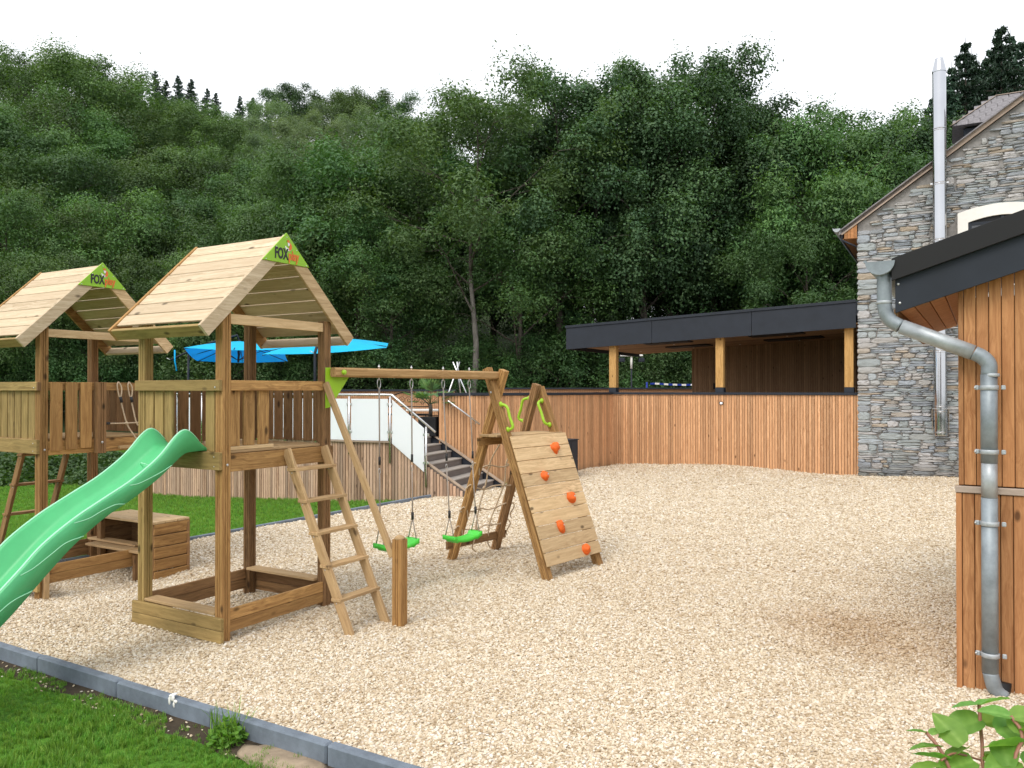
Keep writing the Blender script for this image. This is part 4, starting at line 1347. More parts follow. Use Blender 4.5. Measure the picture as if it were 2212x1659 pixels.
# ---------------------------------------------------------------- larch wall beside the stairs
wl_ = refine([(-1.63, 17.55), (-.72, 17.74), (.25, 18.50), (1.40, 20.15), (2.84, 22.44)], 6)
tw = thing('timber_wall', 'larch slat wall with dark coping running from the stairs to the inner corner', 'wall')
cladding(tw, wl_, -.35, 1.965, .069, .060, .022, M['larch'], rndm)
strip_wall('backing', wl_, -.4, 1.97, .16, M['backing'], tw)
W2 = [V(p) for p in wl_]
for i in range(0, len(W2) - 1, 3):
    a, b = W2[i], W2[min(i + 3, len(W2) - 1)]
    t = (b - a).normalized(); n = V((t.y, -t.x)); n = -n if n.dot(a) < 0 else n
    q0, q1 = a + n * .07 - t * .008, b + n * .07 + t * .008
    bar('coping', (q0.x, q0.y, 2.0), (q1.x, q1.y, 2.0), .26, .062, M['anthracite'], tw)
hw = tube('handrail', [(-1.42, 17.42, 1.86), (-.72, 17.56, 1.33)], .021, M['steel'], tw, 10)
for f in (.16, .86):
    q = V((-1.42, 17.42, 1.86)).lerp(V((-.72, 17.56, 1.33)), f)
    tube('bracket', [q, q + V((0, 0, -.05)), q + V((-.02, .19, -.06))], .009, M['steel'], hw, 8)
    tube('bracket_plate', [q + V((-.02, .14, -.06)), q + V((-.02, .20, -.06))], .034, M['steel'], hw, 14)
tube('vent', [(.02, 18.26, .15), (.03, 18.20, .15)], .085, M['black'], tw, 20)

def wall_lamp(label, p, n):
    t = thing('wall_lamp', label, 'lamp', p, math.atan2(n.y, n.x))
    link('housing', box_mesh(.03, .10, .075, M['black'], .006), t, Matrix.Translation((.015, 0, 0)))
    link('lens', box_mesh(.008, .055, .045, M['lampface'], .002), t, Matrix.Translation((.034, 0, 0)))
q = CN - (CN - V((1.40, 20.15))).normalized() * 1.55
wall_lamp('tiny square wall lamp on the larch wall left of the inner corner', (q.x - .03, q.y - .0, 1.74), V((.82, -.52)))
q = CN + rd * 3.12 - rn * .03
wall_lamp('tiny square wall lamp on the larch fence below the middle pavilion post', (q.x, q.y, 1.745), -rn)

cb = thing('dark_cabinet', 'dark anthracite cabinet against the larch wall behind the climbing wall', 'cabinet', (1.27, 19.0, 0), rad(57))
blk('body', -.34, .34, -.18, .30, -.1, .88, M['anthracite'], cb, .004)
blk('lid', -.36, .36, -.20, .32, .882, .905, M['anthracite'], cb, .004)
for x in (-.0,): blk('door_gap', x - .004, x + .004, -.186, -.181, .02, .86, M['black'], cb, .0)

# ---------------------------------------------------------------- fence and pavilion
fe = thing('timber_fence', 'larch slat fence with dark coping below the pavilion roof', 'fence', (CN.x, CN.y, 0), RD)
for k in range(94):
    x = .035 + k * .069
    link('slat', box_mesh(2.32, .060, .022, M['larch'], .003), fe, frame((0, 0, 1), (0, -1, 0), (x, -.013 + rndm.uniform(-.0015, .0015), .805)))
blk('backing', 0, 6.47, .0, .10, -.3, 1.96, M['backing'], fe, 0)
blk('coping', -.02, 3.2, -.06, .22, 1.969, 2.031, M['anthracite'], fe, .003)
blk('coping', 3.203, 6.46, -.06, .22, 1.969, 2.031, M['anthracite'], fe, .003)

pv = thing('pavilion', 'open timber pavilion with dark fascia roof beside the stone house', 'pavilion', (CN.x, CN.y, 0), RD)
def zb_(x): return 3.335 + .0435 * x
for x in (.02, 3.06, 6.25):
    o = blk('post', x - .105, x + .105, -.005, .205, 2.16, zb_(x) + .12, M['post'], pv, .008)
    link('post_base', box_mesh(.128, .224, .224, M['anthracite'], .004), o, Matrix.Translation((2.031 + .064 - (2.16 + zb_(x) + .12) / 2, 0, 0)))
ang = math.atan(.0435)
def slope_box(name, x0, x1, y0, y1, h0, h1, mat, bev=.003):
    """box whose bottom and top follow the roof pitch; h measured from the fascia's lower edge"""
    P = [(x0, zb_(x0) + h0), (x1, zb_(x1) + h0), (x1, zb_(x1) + h1), (x0, zb_(x0) + h1)]
    return prism(name, P, y1 - y0, mat, pv, Matrix(((1, 0, 0, 0), (0, 0, -1, y1), (0, 1, 0, 0), (0, 0, 0, 1))), bev)
for x0, x1 in ((-1.35, 1.245), (1.255, 3.935), (3.945, 6.43)):
    slope_box('fascia_panel', x0, x1, -.19, -.165, 0, .615, M['anthracite'])
slope_box('roof_edge', -1.37, 6.43, -.215, -.16, .62, .69, M['anthracite'])
slope_box('fascia_panel', -1.35, -1.325, -.16, 6.0, 0, .615, M['anthracite'])
slope_box('roof', -1.30, 6.5, -.15, 6.0, .30, .66, M['anthracite'])
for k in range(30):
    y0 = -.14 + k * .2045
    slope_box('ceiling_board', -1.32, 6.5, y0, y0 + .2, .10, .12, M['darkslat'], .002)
for (x0, x1, y0, y1) in ((.6, 1.9, .9, 1.6), (3.6, 5.0, .9, 1.6), (.6, 1.9, 3.0, 3.8), (3.6, 5.2, 3.0, 3.8)):
    slope_box('heater_panel', x0, x1, y0, y1, .065, .098, M['black'], .003)
for x in (-.7, 1.1, 2.6, 4.4, 5.9):
    for y in (.35, 2.3, 4.4):
        lathe('spotlight', [(.022, 0), (.026, .004), (.026, .012)], M['white'], pv, Matrix.Translation((x, y, zb_(x) + .086)), 12)
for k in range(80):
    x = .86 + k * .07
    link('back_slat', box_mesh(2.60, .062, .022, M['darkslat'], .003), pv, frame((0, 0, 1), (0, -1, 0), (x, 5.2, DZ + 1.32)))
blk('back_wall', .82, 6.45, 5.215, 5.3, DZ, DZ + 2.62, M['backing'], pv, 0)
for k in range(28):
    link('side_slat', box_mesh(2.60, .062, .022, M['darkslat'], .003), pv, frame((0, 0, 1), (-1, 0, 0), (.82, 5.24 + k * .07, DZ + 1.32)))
blk('socket', 1.55, 1.63, 5.15, 5.188, 2.12, 2.32, M['black'], pv)

# ---------------------------------------------------------------- stone house
HC = V((8.45, 19.20))
hs = thing('stone_house', 'grey slate rubble stone house gable at the right', 'house', (HC.x, HC.y, 0), RD)
ZE, HSL = 6.14, .708
gp = [(0, -.5), (8.4, -.5), (8.4, ZE), (4.2, ZE + HSL * 4.2), (0, ZE)]
prism('wall', gp, 7.0, M['mortar'], hs, Matrix(((1, 0, 0, 0), (0, 0, -1, 7.0), (0, 1, 0, 0), (0, 0, 0, 1))))

def stone_unit(seed):
    """rough flat stone, outline in x/z about one unit, face towards -y with a chamfered rim"""
    r = random.Random(seed)
    n = 11
    outl = []
    for i in range(n):
        a = 2 * math.pi * (i + r.uniform(-.25, .25)) / n
        c, s_ = math.cos(a), math.sin(a)
        k = .5 / max(abs(c), abs(s_)) ** .80
        outl.append((c * k * r.uniform(.90, 1.0), s_ * k * r.uniform(.84, 1.0)))
    rim = [(x, 0.6, z) for x, z in outl] + [(x, -.15 + r.uniform(-.1, .1), z) for x, z in outl] + [(x * .86 + r.uniform(-.02, .02), -.55 + r.uniform(-.22, .22), z * .74 + r.uniform(-.04, .04)) for x, z in outl]
    cen = len(rim); rim.append((r.uniform(-.1, .1), -.62, r.uniform(-.1, .1)))
    fs = []
    for k in range(2):
        for i in range(n):
            j = (i + 1) % n
            fs.append([k * n + i, k * n + j, (k + 1) * n + j, (k + 1) * n + i])
    fs += [[2 * n + i, 2 * n + (i + 1) % n, cen] for i in range(n)]
    return rim, fs
units = [stone_unit(i) for i in range(14)]
unit_me = [fix_normals(mesh_from(v, f, M['stone'])) for v, f in units]
stones = []
rs = random.Random(11)
XM = 5.6
def wall_top(x): return ZE + HSL * x - .06
def free(x0, x1, z0, z1):
    if z1 > wall_top(x0) : return False
    if x1 > 2.10 and x0 < 3.92 and z1 > 4.3 and z0 < 6.26 - .12 * abs((x0 + x1) / 2 - 3.0): return False
    if x0 > 4.0 and z1 > ZE + HSL * (8.4 - x1) - .06: return False
    return True
z = -.35
while z < 9.0:
    band = rs.choice((.09, .11, .13, .16, .20))
    x = -.02
    first = True
    while x < XM:
        ln = rs.uniform(.22, .62) if not first else rs.choice((.30, .45, .55))
        if rs.random() < .18 and not first: ln = rs.uniform(.10, .2)
        k = 1 if (first and rs.random() < .7) else rs.choice((1, 2, 2, 3, 3, 4))
        k = min(k, max(1, int(band / .04)))
        cuts = sorted([0, 1] + [(i + rs.uniform(-.22, .22)) / k for i in range(1, k)])
        for c0, c1 in zip(cuts[:-1], cuts[1:]):
            sx0 = x + rs.uniform(-.02, .02) * (0 if first else 1); ln2 = ln * rs.uniform(.92, 1.02)
            z0, z1 = z + band * c0, z + band * c1
            # split long thin slabs once in a while
            parts = [(sx0, sx0 + ln2)] if rs.random() < .7 or ln2 < .3 else [(sx0, sx0 + ln2 * .55), (sx0 + ln2 * .57, sx0 + ln2)]
            for a, b in parts:
                if free(a, b, z0, z1): stones.append((a, b, z0 + rs.uniform(-.006, .006), z1 + rs.uniform(-.006, .006), rs.random(), rs.uniform(-.05, .05) if b - a < .5 else rs.uniform(-.025, .025)))
        x += ln
        first = False
    z += band
stones.sort(key=lambda s_: -(s_[1] - s_[0]) * (s_[3] - s_[2]))
bv, bf, bt = [], [], []
for i, (a, b, z0, z1, tint, rot) in enumerate(stones):
    Mx = Matrix.Translation(((a + b) / 2, -.012, (z0 + z1) / 2)) @ Matrix.Rotation(rot, 4, 'Y') @ Matrix.Diagonal(((b - a) * 1.04, (.036 + .045 * tint), (z1 - z0) * 1.10, 1))
    u_ = i % 14
    if i < 300:
        link('stone', unit_me[u_], hs, Mx)
    else:
        o0 = len(bv)
        bv += [Mx @ V(v) for v in units[u_][0]]
        bf += [[k + o0 for k in f] for f in units[u_][1]]
        bt += [tint] * len(units[u_][0])
me = fix_normals(mesh_from(bv, bf, M['stone']))
at_ = me.attributes.new('tint', 'FLOAT', 'POINT'); at_.data.foreach_set('value', bt)
tag(link('small_stones', me, hs), kind='stuff')
# roof: two slopes, verge boards, boxed eave and gutter
def verge(x): return 6.29 + HSL * x
for sgn in (0, 1):
    P = [(-.42, verge(-.42) - .10), (4.2, verge(4.2) - .10), (4.2, verge(4.2)), (-.42, verge(-.42))]
    if sgn: P = [(8.4 - x, z_) for x, z_ in P]
    prism('roof', P, 7.3, M['slate'], hs, Matrix(((1, 0, 0, 0), (0, 0, -1, 7.2), (0, 1, 0, 0), (0, 0, 0, 1))))
sv = V((1, 0, HSL)).normalized()
def vpt(x, y, dz): return (x, y, verge(x) + dz)
for x0, x1 in ((-.38, 1.6), (1.61, 3.4), (3.41, 4.2)):
    bar('verge_board', vpt(x0, -.085, -.085), vpt(x1, -.085, -.085), .03, .10, M['greywood'], hs, (0, 0, 1))
    bar('verge_edge', vpt(x0, -.115, -.012), vpt(x1, -.115, -.012), .10, .03, M['slate'], hs, (0, 0, 1))
for k in range(4):
    x0 = -.30 + k * .073
    prism('eave_board', [(x0, 5.80), (x0 + .068, 5.80), (x0 + .068, verge(x0 + .068) - .15), (x0, verge(x0) - .15)], .02, M['cedar'], hs, Matrix(((1, 0, 0, 0), (0, 0, -1, -.055), (0, 1, 0, 0), (0, 0, 0, 1))))
blk('soffit', -.34, 0, -.05, 6.9, 5.79, 5.81, M['cedar'], hs)
blk('eave_fascia', -.365, -.34, -.08, 6.9, 5.77, 6.05, M['anthracite'], hs)
tube('drain_pipe', [(-.36, -.06, 5.78), (-.05, -.06, 5.60), (.03, .10, 5.58)], .022, M['anthracite'], hs, 10)
def half_gutter(name, parent, x, z, r, y0, y1, mat, th=.004):
    vs_, fs = [], []
    n = 12
    for y in (y0, y1):
        for rr in (r, r - th):
            for i in range(n + 1):
                a = math.pi + math.pi * i / n
                vs_.append((x + rr * math.cos(a), y, z + rr * math.sin(a)))
    m = n + 1
    for i in range(n):
        fs += [[i, i + 1, 2 * m + i + 1, 2 * m + i], [m + i + 1, m + i, 3 * m + i, 3 * m + i + 1], [i, m + i, m + i + 1, i + 1]]
    o = link(name, fix_normals(mesh_from(vs_, fs, mat, True)), parent)
    cap = [(x + r * math.cos(math.pi + math.pi * i / n), y0 - .002, z + r * math.sin(math.pi + math.pi * i / n)) for i in range(n + 1)]
    capb = [(p[0], y0 + .006, p[2]) for p in cap]
    k = len(cap)
    link('gutter_cap', fix_normals(mesh_from(cap + capb, [list(range(k)), list(range(k, 2 * k))] + [[i, (i + 1) % k, k + (i + 1) % k, k + i] for i in range(k)], mat)), o)
    tube('gutter_bead', [(x - r, y0, z + .004), (x - r, y1, z + .004)], .011, mat, o, 10)
    return o
half_gutter('gutter', hs, -.47, 6.06, .085, -.12, 6.9, M['zinclight'])
# window with white arched surround
def arch(half, zb2, zs, rise, n=14):
    out = [(3.0 - half, zb2)]
    for i in range(n + 1):
        x = -half + 2 * half * i / n
        out.append((3.0 + x, zs + rise * (1 - (x / half) ** 2)))
    out.append((3.0 + half, zb2))
    return out
oa, ia = arch(.88, 4.45, 6.16, .15), arch(.67, 4.62, 5.93, .12)
nn = len(oa)
vs_, fs = [], []
for y in (-.085, .12):
    vs_ += [(x, y, z_) for x, z_ in oa] + [(x, y, z_) for x, z_ in ia]
for i in range(nn):
    j = (i + 1) % nn
    fs += [[i, j, nn + j, nn + i], [2 * nn + i, 3 * nn + i, 3 * nn + j, 2 * nn + j], [i, 2 * nn + i, 2 * nn + j, j], [nn + i, nn + j, 3 * nn + j, 3 * nn + i]]
win = link('window', fix_normals(mesh_from(vs_, fs, M['white'])), hs)
def arch_plate(name, half, zb2, zs, rise, y0, y1, mat, parent):
    P = arch(half, zb2, zs, rise)
    return prism(name, P, y1 - y0, mat, parent, Matrix(((1, 0, 0, 0), (0, 0, -1, y1), (0, 1, 0, 0), (0, 0, 0, 1))))
arch_plate('window_recess', .668, 4.63, 5.93, .12, -.030, -.015, M['black'], win)
for (x0, x1, z0, z1) in ((2.335, 2.40, 4.63, 5.95), (3.60, 3.665, 4.63, 5.95), (2.97, 3.03, 4.63, 6.03), (2.40, 3.60, 5.86, 5.925)):
    blk('sash', x0, x1, -.058, -.032, z0, z1, M['anthracite'], win)
for x0 in (2.402, 3.032):
    blk('glass_pane', x0, x0 + .566, -.044, -.036, 4.65, 5.858, M['pane'], win, 0)
# steel flue in front of the gable
fx, fy = 1.76, -.27
flu = lathe('flue_pipe', [(.138, 1.04), (.142, 1.06), (.142, 9.42)], M['chrome'], hs, Matrix.Translation((fx, fy, 0)), 48, False)
lathe('flue_cone', [(.152, 9.42), (.152, 9.45), (.092, 9.72), (.092, 9.74)], M['chrome'], flu, None, 48, False)
for z_ in (1.12, 1.60, 1.72, 2.99, 4.1, 5.55, 6.85, 8.10):
    lathe('flue_band', [(.143, z_ - .035), (.149, z_ - .028), (.149, z_ - .008), (.143, z_), (.149, z_ + .012), (.149, z_ + .028), (.143, z_ + .035)], M['chrome'], flu, None, 48, False)
for sgn in (-1, 1):
    prism('flue_bracket', [(-.02, 1.66), (.26, 1.66), (.26, 1.10)], .012, M['steel'], flu, Matrix(((0, 0, 1, sgn * .17 - .006), (1, 0, 0, 0), (0, 1, 0, 0), (0, 0, 0, 1))))
blk('flue_plate', -.17, .17, -.14, .26, 1.655, 1.668, M['steel'], flu)
for z_ in (4.1, 6.86):
    for sgn in (-1, 1):
        blk('flue_stay', sgn * .15 - .012, sgn * .15 + .012, -.02, .26, z_ - .02, z_ + .02, M['steel'], flu)
    blk('flue_clip', -.19, .19, -.03, -.005, z_ - .02, z_ + .02, M['steel'], flu)
# dormer on the roof slope
dm = link('dormer', fix_normals(mesh_from([(2.28, 2.10, 7.5), (2.28, 2.10, 8.72), (4.2, 2.10, 8.72), (4.2, 2.10, 7.5), (2.28, 3.4, 7.5), (2.28, 3.4, 8.72), (4.2, 3.4, 8.72), (4.2, 3.4, 7.5)],
          [[0, 1, 2, 3], [4, 5, 6, 7], [0, 1, 5, 4], [1, 2, 6, 5], [2, 3, 7, 6], [0, 3, 7, 4]], M['anthracite'])), hs)
e0, e1, r0, r1 = V((2.03, 1.92, 8.78)), V((4.3, 1.92, 8.78)), V((3.0, 2.75, 9.62)), V((4.3, 2.75, 9.62))
link('dormer_roof', fix_normals(mesh_from([e0, e1, r1, r0, (2.03, 3.58, 8.78), (4.3, 3.58, 8.78)], [[0, 1, 2, 3], [4, 5, 2, 3], [0, 4, 3], [0, 1, 5, 4]], M['slate'])), dm)
sl_u = (r1 - e1); rows = 6
nrm = (e1 - e0).cross(sl_u).normalized(); nrm = nrm if nrm.y < 0 else -nrm
for k in range(rows):
    f0, f1 = k / rows, (k + 1) / rows
    xl = 2.03 + (3.0 - 2.03) * f0
    x = 4.2 - (.13 if k % 2 else 0)
    while x > xl - .05:
        x0 = max(x - .26, xl)
        if x - x0 > .06:
            c = V(((x + x0) / 2, e1.y, e1.z)) + sl_u * ((f0 + f1) / 2) + nrm * .012
            link('slate', box_mesh(round(x - x0 - .016, 2), round(sl_u.length / rows * 1.10, 3), .016, M['slate'], .003), dm, frame((1, 0, 0), (nrm + sl_u.normalized() * -.13).normalized(), c))
        x -= .26
bar('hip_ridge', e0 + V((-.02, -.02, .02)), r0 + V((0, 0, .02)), .10, .02, M['greywood'], dm, (-.6, -.3, .8))
bar('hip_ridge', r0 + V((0, 0, .02)), r1 + V((0, 0, .02)), .12, .02, M['greywood'], dm)

# ---------------------------------------------------------------- timber shed
SC = V((3.16, 5.57)); SR = rad(-31)
sh = thing('timber_shed', 'orange larch board shed with dark sloping roof edge at the right', 'shed', (SC.x, SC.y, 0), SR)
FS = .325
def fb(x): return 2.649 + FS * (x + .40)
pitch = .0760
for k in range(24):
    x0 = .034 + k * pitch
    blk('board', x0, x0 + pitch - .004, -.002, .018, 1.43, fb(x0) + .06, M['cedar'], sh, .004)
    blk('board', x0 - .012, x0 + pitch - .016, -.022, -.002, -.12, 1.375, M['cedar'], sh, .004)
for k in range(39):
    y0 = .042 + k * pitch
    blk('board', -.002, .018, y0, y0 + pitch - .004, -.12, fb(0) + .04, M['cedar'], sh, .004)
blk('corner_board', .0, .031, -.006, .04, 1.43, fb(0) + .05, M['cedar'], sh, .003)
blk('corner_board', -.018, .018, -.027, .04, -.12, 1.375, M['cedar'], sh, .003)
blk('belt_rail', -.022, 1.95, -.036, .0, 1.378, 1.424, M['greywood'], sh, .004)
blk('wall_core', .02, 1.9, .020, 3.0, -.15, 2.75, M['backing'], sh, 0)
def shed_slope(name, x0, x1, y0, y1, h0, h1, mat, bev=.002):
    P = [(x0, fb(x0) + h0), (x1, fb(x1) + h0), (x1, fb(x1) + h1), (x0, fb(x0) + h1)]
    return prism(name, P, y1 - y0, mat, sh, Matrix(((1, 0, 0, 0), (0, 0, -1, y1), (0, 1, 0, 0), (0, 0, 0, 1))), bev)
fa = shed_slope('fascia', -.39, 2.0, -.135, -.11, 0, .262, M['anthracite'])
for q in ((-.36, .06), (-.37, .20)):
    o = lathe('screw', [(.010, 0), (.008, .004), (.001, .005)], M['bolt'], fa, None, 10)
    o.matrix_local = Matrix.Translation((q[0], fb(q[0]) + q[1], .025))
shed_slope('roof_trim', -.41, 2.0, -.175, -.137, .235, .395, M['black'])
shed_slope('roof', -.40, 2.0, -.135, 3.1, .265, .385, M['anthracite'])
for k in range(4):
    x0 = -.372 + k * .098
    shed_slope('soffit_board', x0, x0 + .093, -.108, 3.0, .015, .033, M['cedar'])
shed_slope('eave_board', -.40, -.376, -.108, 3.0, -.07, .03, M['brown'])
shed_slope('soffit_board', .02, 1.95, -.108, -.004, .02, .036, M['cedar'])
gu = half_gutter('gutter', sh, -.485, 3.025, .098, -.19, 2.9, M['zinc'])
R_ = .050
pth = smooth_path([(-.465, -.10, 2.96), (-.465, -.10, 2.83), (-.465, -.10, 2.74)], 3) + smooth_path([(-.462, -.10, 2.70), (-.450, -.10, 2.645), (-.415, -.10, 2.595), (-.36, -.10, 2.558)], 5)
pth2 = [V((-.355, -.10, 2.556)), V((-.1, -.098, 2.442)), V((.09, -.096, 2.357))]
pth3 = smooth_path([(.094, -.096, 2.356), (.145, -.096, 2.325), (.183, -.096, 2.275), (.184, -.096, 2.20)], 5)
dp = tube('downpipe', pth, R_, M['zinc'], sh, 20)
tube('pipe_length', pth2, R_ + .003, M['zinclight'], dp, 20)
tube('pipe_elbow', pth3, R_, M['zinc'], dp, 20)
tube('pipe_length', [(.184, -.096, 2.205), (.184, -.096, 1.60)], R_ + .0015, M['zinc'], dp, 20)
tube('pipe_length', [(.184, -.096, 1.60), (.184, -.096, 1.36)], R_ - .001, M['zinclight'], dp, 20)
tube('pipe_length', [(.184, -.096, 1.36), (.184, -.096, .17)], R_ + .0005, M['zinc'], dp, 20)
tube('pipe_elbow', smooth_path([(.184, -.096, .172), (.198, -.095, .11), (.215, -.085, .055), (.262, -.065, .01)], 4), R_ - .001, M['zinc'], dp, 20)
for x, z_ in ((.195, 2.20), (-.465, 2.735)):
    lathe('pipe_joint', [(R_ + .001, -.012), (R_ + .004, -.006), (R_ + .004, .006), (R_ + .001, .012)], M['zinclight'], dp, Matrix.Translation((x, -.096 if x > 0 else -.10, z_)), 20)
for z_ in (2.115, 1.675, 1.185, .29):
    lathe('pipe_clamp', [(R_ + .004, -.016), (R_ + .009, -.012), (R_ + .0065, 0), (R_ + .009, .012), (R_ + .004, .016)], M['zinclight'], dp, Matrix.Translation((.184, -.096, z_)), 24)
    for sgn in (-1, 1):
        blk('clamp_lug', .196 + sgn * .078 - .02, .196 + sgn * .078 + .008, -.104, -.086, z_ - .016, z_ + .016, M['zinclight'], dp, .005)
    bolt((.184 - .082, -.107, z_), (0, 1, 0), dp, .008)
tube('drain_socket', [(.235, -.05, -.05), (.25, -.03, .10)], .06, M['black'], dp, 16)

# ---------------------------------------------------------------- things on the terrace
def parasol(label, corners, apex, mast, arm):
    """tilted square cantilever parasol: four sagging panels, ribs, hub, mast and arm"""
    c0 = sum((V(c) for c in corners), V((0, 0, 0))) / 4
    t = thing('parasol', label, 'parasol', (mast[0][0], mast[0][1], DZ))
    o_ = V((mast[0][0], mast[0][1], DZ))
    C = [V(c) - o_ for c in corners]; A = V(apex) - o_
    vs_, fs = [A], []
    n = 8
    for i in range(4):
        a, b = C[i], C[(i + 1) % 4]
        base = len(vs_)
        for r in range(1, n + 1):
            for k in range(n + 1):
                p = A.lerp(a.lerp(b, k / n), r / n)
                p.z -= .05 * math.sin(math.pi * k / n) * (r / n) - .03 * math.sin(math.pi * r / n)
                vs_.append(p)
        for k in range(n): fs.append([0, base + k, base + k + 1])
        for r in range(n - 1):
            for k in range(n):
                q = base + r * (n + 1) + k
                fs.append([q, q + n + 1, q + n + 2, q + 1])
    me_ = mesh_from(vs_, fs, M['blueshade'], True)
    bm = bmesh.new(); bm.from_mesh(me_); bmesh.ops.remove_doubles(bm, verts=bm.verts, dist=.002)
    bmesh.ops.recalc_face_normals(bm, faces=bm.faces); bm.to_mesh(me_); bm.free()
    cn_ = link('canopy', me_, t)
    hub = A + (c0 - o_ - A) * 1.1 - V((0, 0, .12))
    for i in range(8):
        e_ = C[i // 2] if i % 2 == 0 else (C[i // 2] + C[(i // 2 + 1) % 4]) / 2
        tube('rib', [A - V((0, 0, .03)), (A + e_) / 2 - V((0, 0, .03)), e_ - V((0, 0, .025))], .011, M['anthracite'], t, 6)
        tube('strut', [hub, A.lerp(e_, .42) - V((0, 0, .045))], .008, M['anthracite'], t, 6)
    tube('hub', [A + V((0, 0, .04)), hub - V((0, 0, .05))], .03, M['anthracite'], t, 10)
    tube('mast', [V(p) - o_ for p in mast], .032, M['anthracite'], t, 10)
    ar = tube('arm', [V(p) - o_ for p in arm], .028, M['anthracite'], t, 10)
    q = V(arm[0]) - o_
    tube('crank', [q, q + V((-.12, 0, .06))], .009, M['steel'], ar, 8)
    blk('base', -.45, .45, -.45, .45, 0, .07, M['anthracite'], t, .01)
    return t
p1_ = parasol('blue cantilever parasol seen from below, left of the two on the terrace',
              [(-9.05, 21.7, 3.26), (-6.30, 21.7, 3.22), (-6.92, 24.3, 2.98), (-9.72, 24.3, 2.99)], (-7.95, 22.95, 3.52),
              [(-9.5, 23.1, DZ), (-9.5, 23.1, 3.16)], [(-9.98, 23.0, 2.97), (-9.5, 23.0, 3.20), (-8.8, 23.0, 3.48), (-8.02, 22.97, 3.70), (-7.95, 22.95, 3.52)])
tube('strap', [V((.19, -1.38, 3.20 - DZ)), V((.20, -1.40, 2.9 - DZ)), V((.24, -1.38, 2.62 - DZ))], .02, M['blueshade'], p1_, 6)
parasol('blue cantilever parasol showing its top, right of the two on the terrace',
        [(-5.95, 18.75, 2.945), (-3.03, 18.75, 3.10), (-3.35, 21.3, 3.36), (-6.35, 21.3, 3.30)], (-4.68, 20.0, 3.42),
        [(-4.62, 18.45, DZ), (-4.62, 18.45, 2.98), (-4.58, 18.5, 3.16)], [(-4.62, 18.45, 2.95), (-4.56, 18.52, 3.22), (-4.62, 19.2, 3.62), (-4.68, 20.0, 3.52)])

pot = thing('palm_planter', 'black square planter with a small fan palm at the stair head', 'planter', (-1.84, 17.75, DZ), rad(-18))
blk('pot', -.21, .21, -.21, .21, 0, .43, M['black'], pot, .012)
blk('soil', -.19, .19, -.19, .19, .40, .436, M['soil'], pot, .0)
tube('trunk', [(0, .0, .42), (.01, 0, .60), (.0, .01, .72)], [.05, .045, .03], M['bark'], pot, 8)
pr = random.Random(4)
for k in range(17):
    az = k * 2.4; el = pr.uniform(.05, 1.35)
    d = V((math.cos(az) * math.cos(el), math.sin(az) * math.cos(el), math.sin(el)))
    b0 = V((0, 0, .72)); tip = b0 + d * pr.uniform(.28, .42)
    side = d.cross(V((0, 0, 1))).normalized(); upv = side.cross(d)
    vs_, fs, tn = [], [], []
    n = 11
    for i in range(n):
        a = -1.0 + 2.0 * i / (n - 1)
        dr = (d * math.cos(a) + side * math.sin(a)).normalized()
        L = .36 * (1 - .25 * abs(a) / 1.35) * pr.uniform(.85, 1.05)
        w = .028
        pd = (side * math.cos(a) - d * math.sin(a)) * w
        e_ = tip + dr * L - V((0, 0, .06 * pr.random()))
        m_ = tip + dr * L * .55
        k0 = len(vs_); vs_ += [tip, m_ - pd, e_, m_ + pd]; fs.append([k0, k0 + 1, k0 + 2, k0 + 3]); tn += [pr.random()] * 4
    me = mesh_from(vs_, fs, M['palm']); a_ = me.attributes.new('tint', 'FLOAT', 'POINT'); a_.data.foreach_set('value', tn)
    fo = link('frond', me, pot)
    tube('stalk', [b0, b0.lerp(tip, .5) + V((0, 0, .01)), tip], .005, M['palm'], fo, 5)

tb = thing('terrace_table', 'low white topped table with dark iron frame behind the planter', 'table', (-2.05, 18.9, DZ), rad(-12))
blk('top', -.44, .44, -.25, .25, .53, .575, M['white'], tb, .006)
for x in (-.36, .36):
    for y in (-.2, .2): tube('leg', [(x, y, .53), (x * 1.05, y, 0)], .014, M['black'], tb, 8)
for z_ in (.2, .42): blk('frame_rail', -.36, .36, -.21, -.19, z_, z_ + .02, M['black'], tb)
bn = thing('iron_bench', 'black wrought iron bench with scrolled back on the terrace', 'bench', (-2.65, 19.6, DZ), rad(-6))
arc = [(-.62 + 1.24 * k / 16, 0, .62 + .36 * math.sin(math.pi * (k / 16)) ** .8) for k in range(17)]
tube('back_rail', arc, .014, M['black'], bn, 8)
tube('back_rail', [(-.62, 0, .62), (.62, 0, .62)], .012, M['black'], bn, 8)
for k in range(6):
    cx = -.42 + k * .168; zz = .72 + .07 * math.sin(math.pi * (k + .5) / 6)
    tube('scroll', [(cx + (.012 + .006 * i) * math.cos(i * .7 * (1 if k % 2 else -1)), 0, zz + (.012 + .006 * i) * math.sin(i * .7)) for i in range(14)], .007, M['black'], bn, 6)
blk('seat', -.62, .62, -.42, .0, .42, .45, M['black'], bn)
for x in (-.6, .6):
    for y in (-.4, 0): tube('leg', [(x, y, .44 if y else .62), (x, y, 0)], .016, M['black'], bn, 8)

tri = thing('fire_tripod', 'crossed pale metal poles of a cooking tripod behind the larch wall', 'tripod', (-1.45, 22.0, DZ))
for x, y, tx in ((.42, .1, -.22), (-.48, -.15, .12), (.05, .5, .0)):
    tube('pole', [(x * 1.35, y * 1.35, 0), (tx * .55 - .08, -y * .12, 1.82)], .022, M['steel'], tri, 8)
tube('chain', [(-.06, 0, 1.62), (-.06, 0, .6)], .007, M['black'], tri, 6)

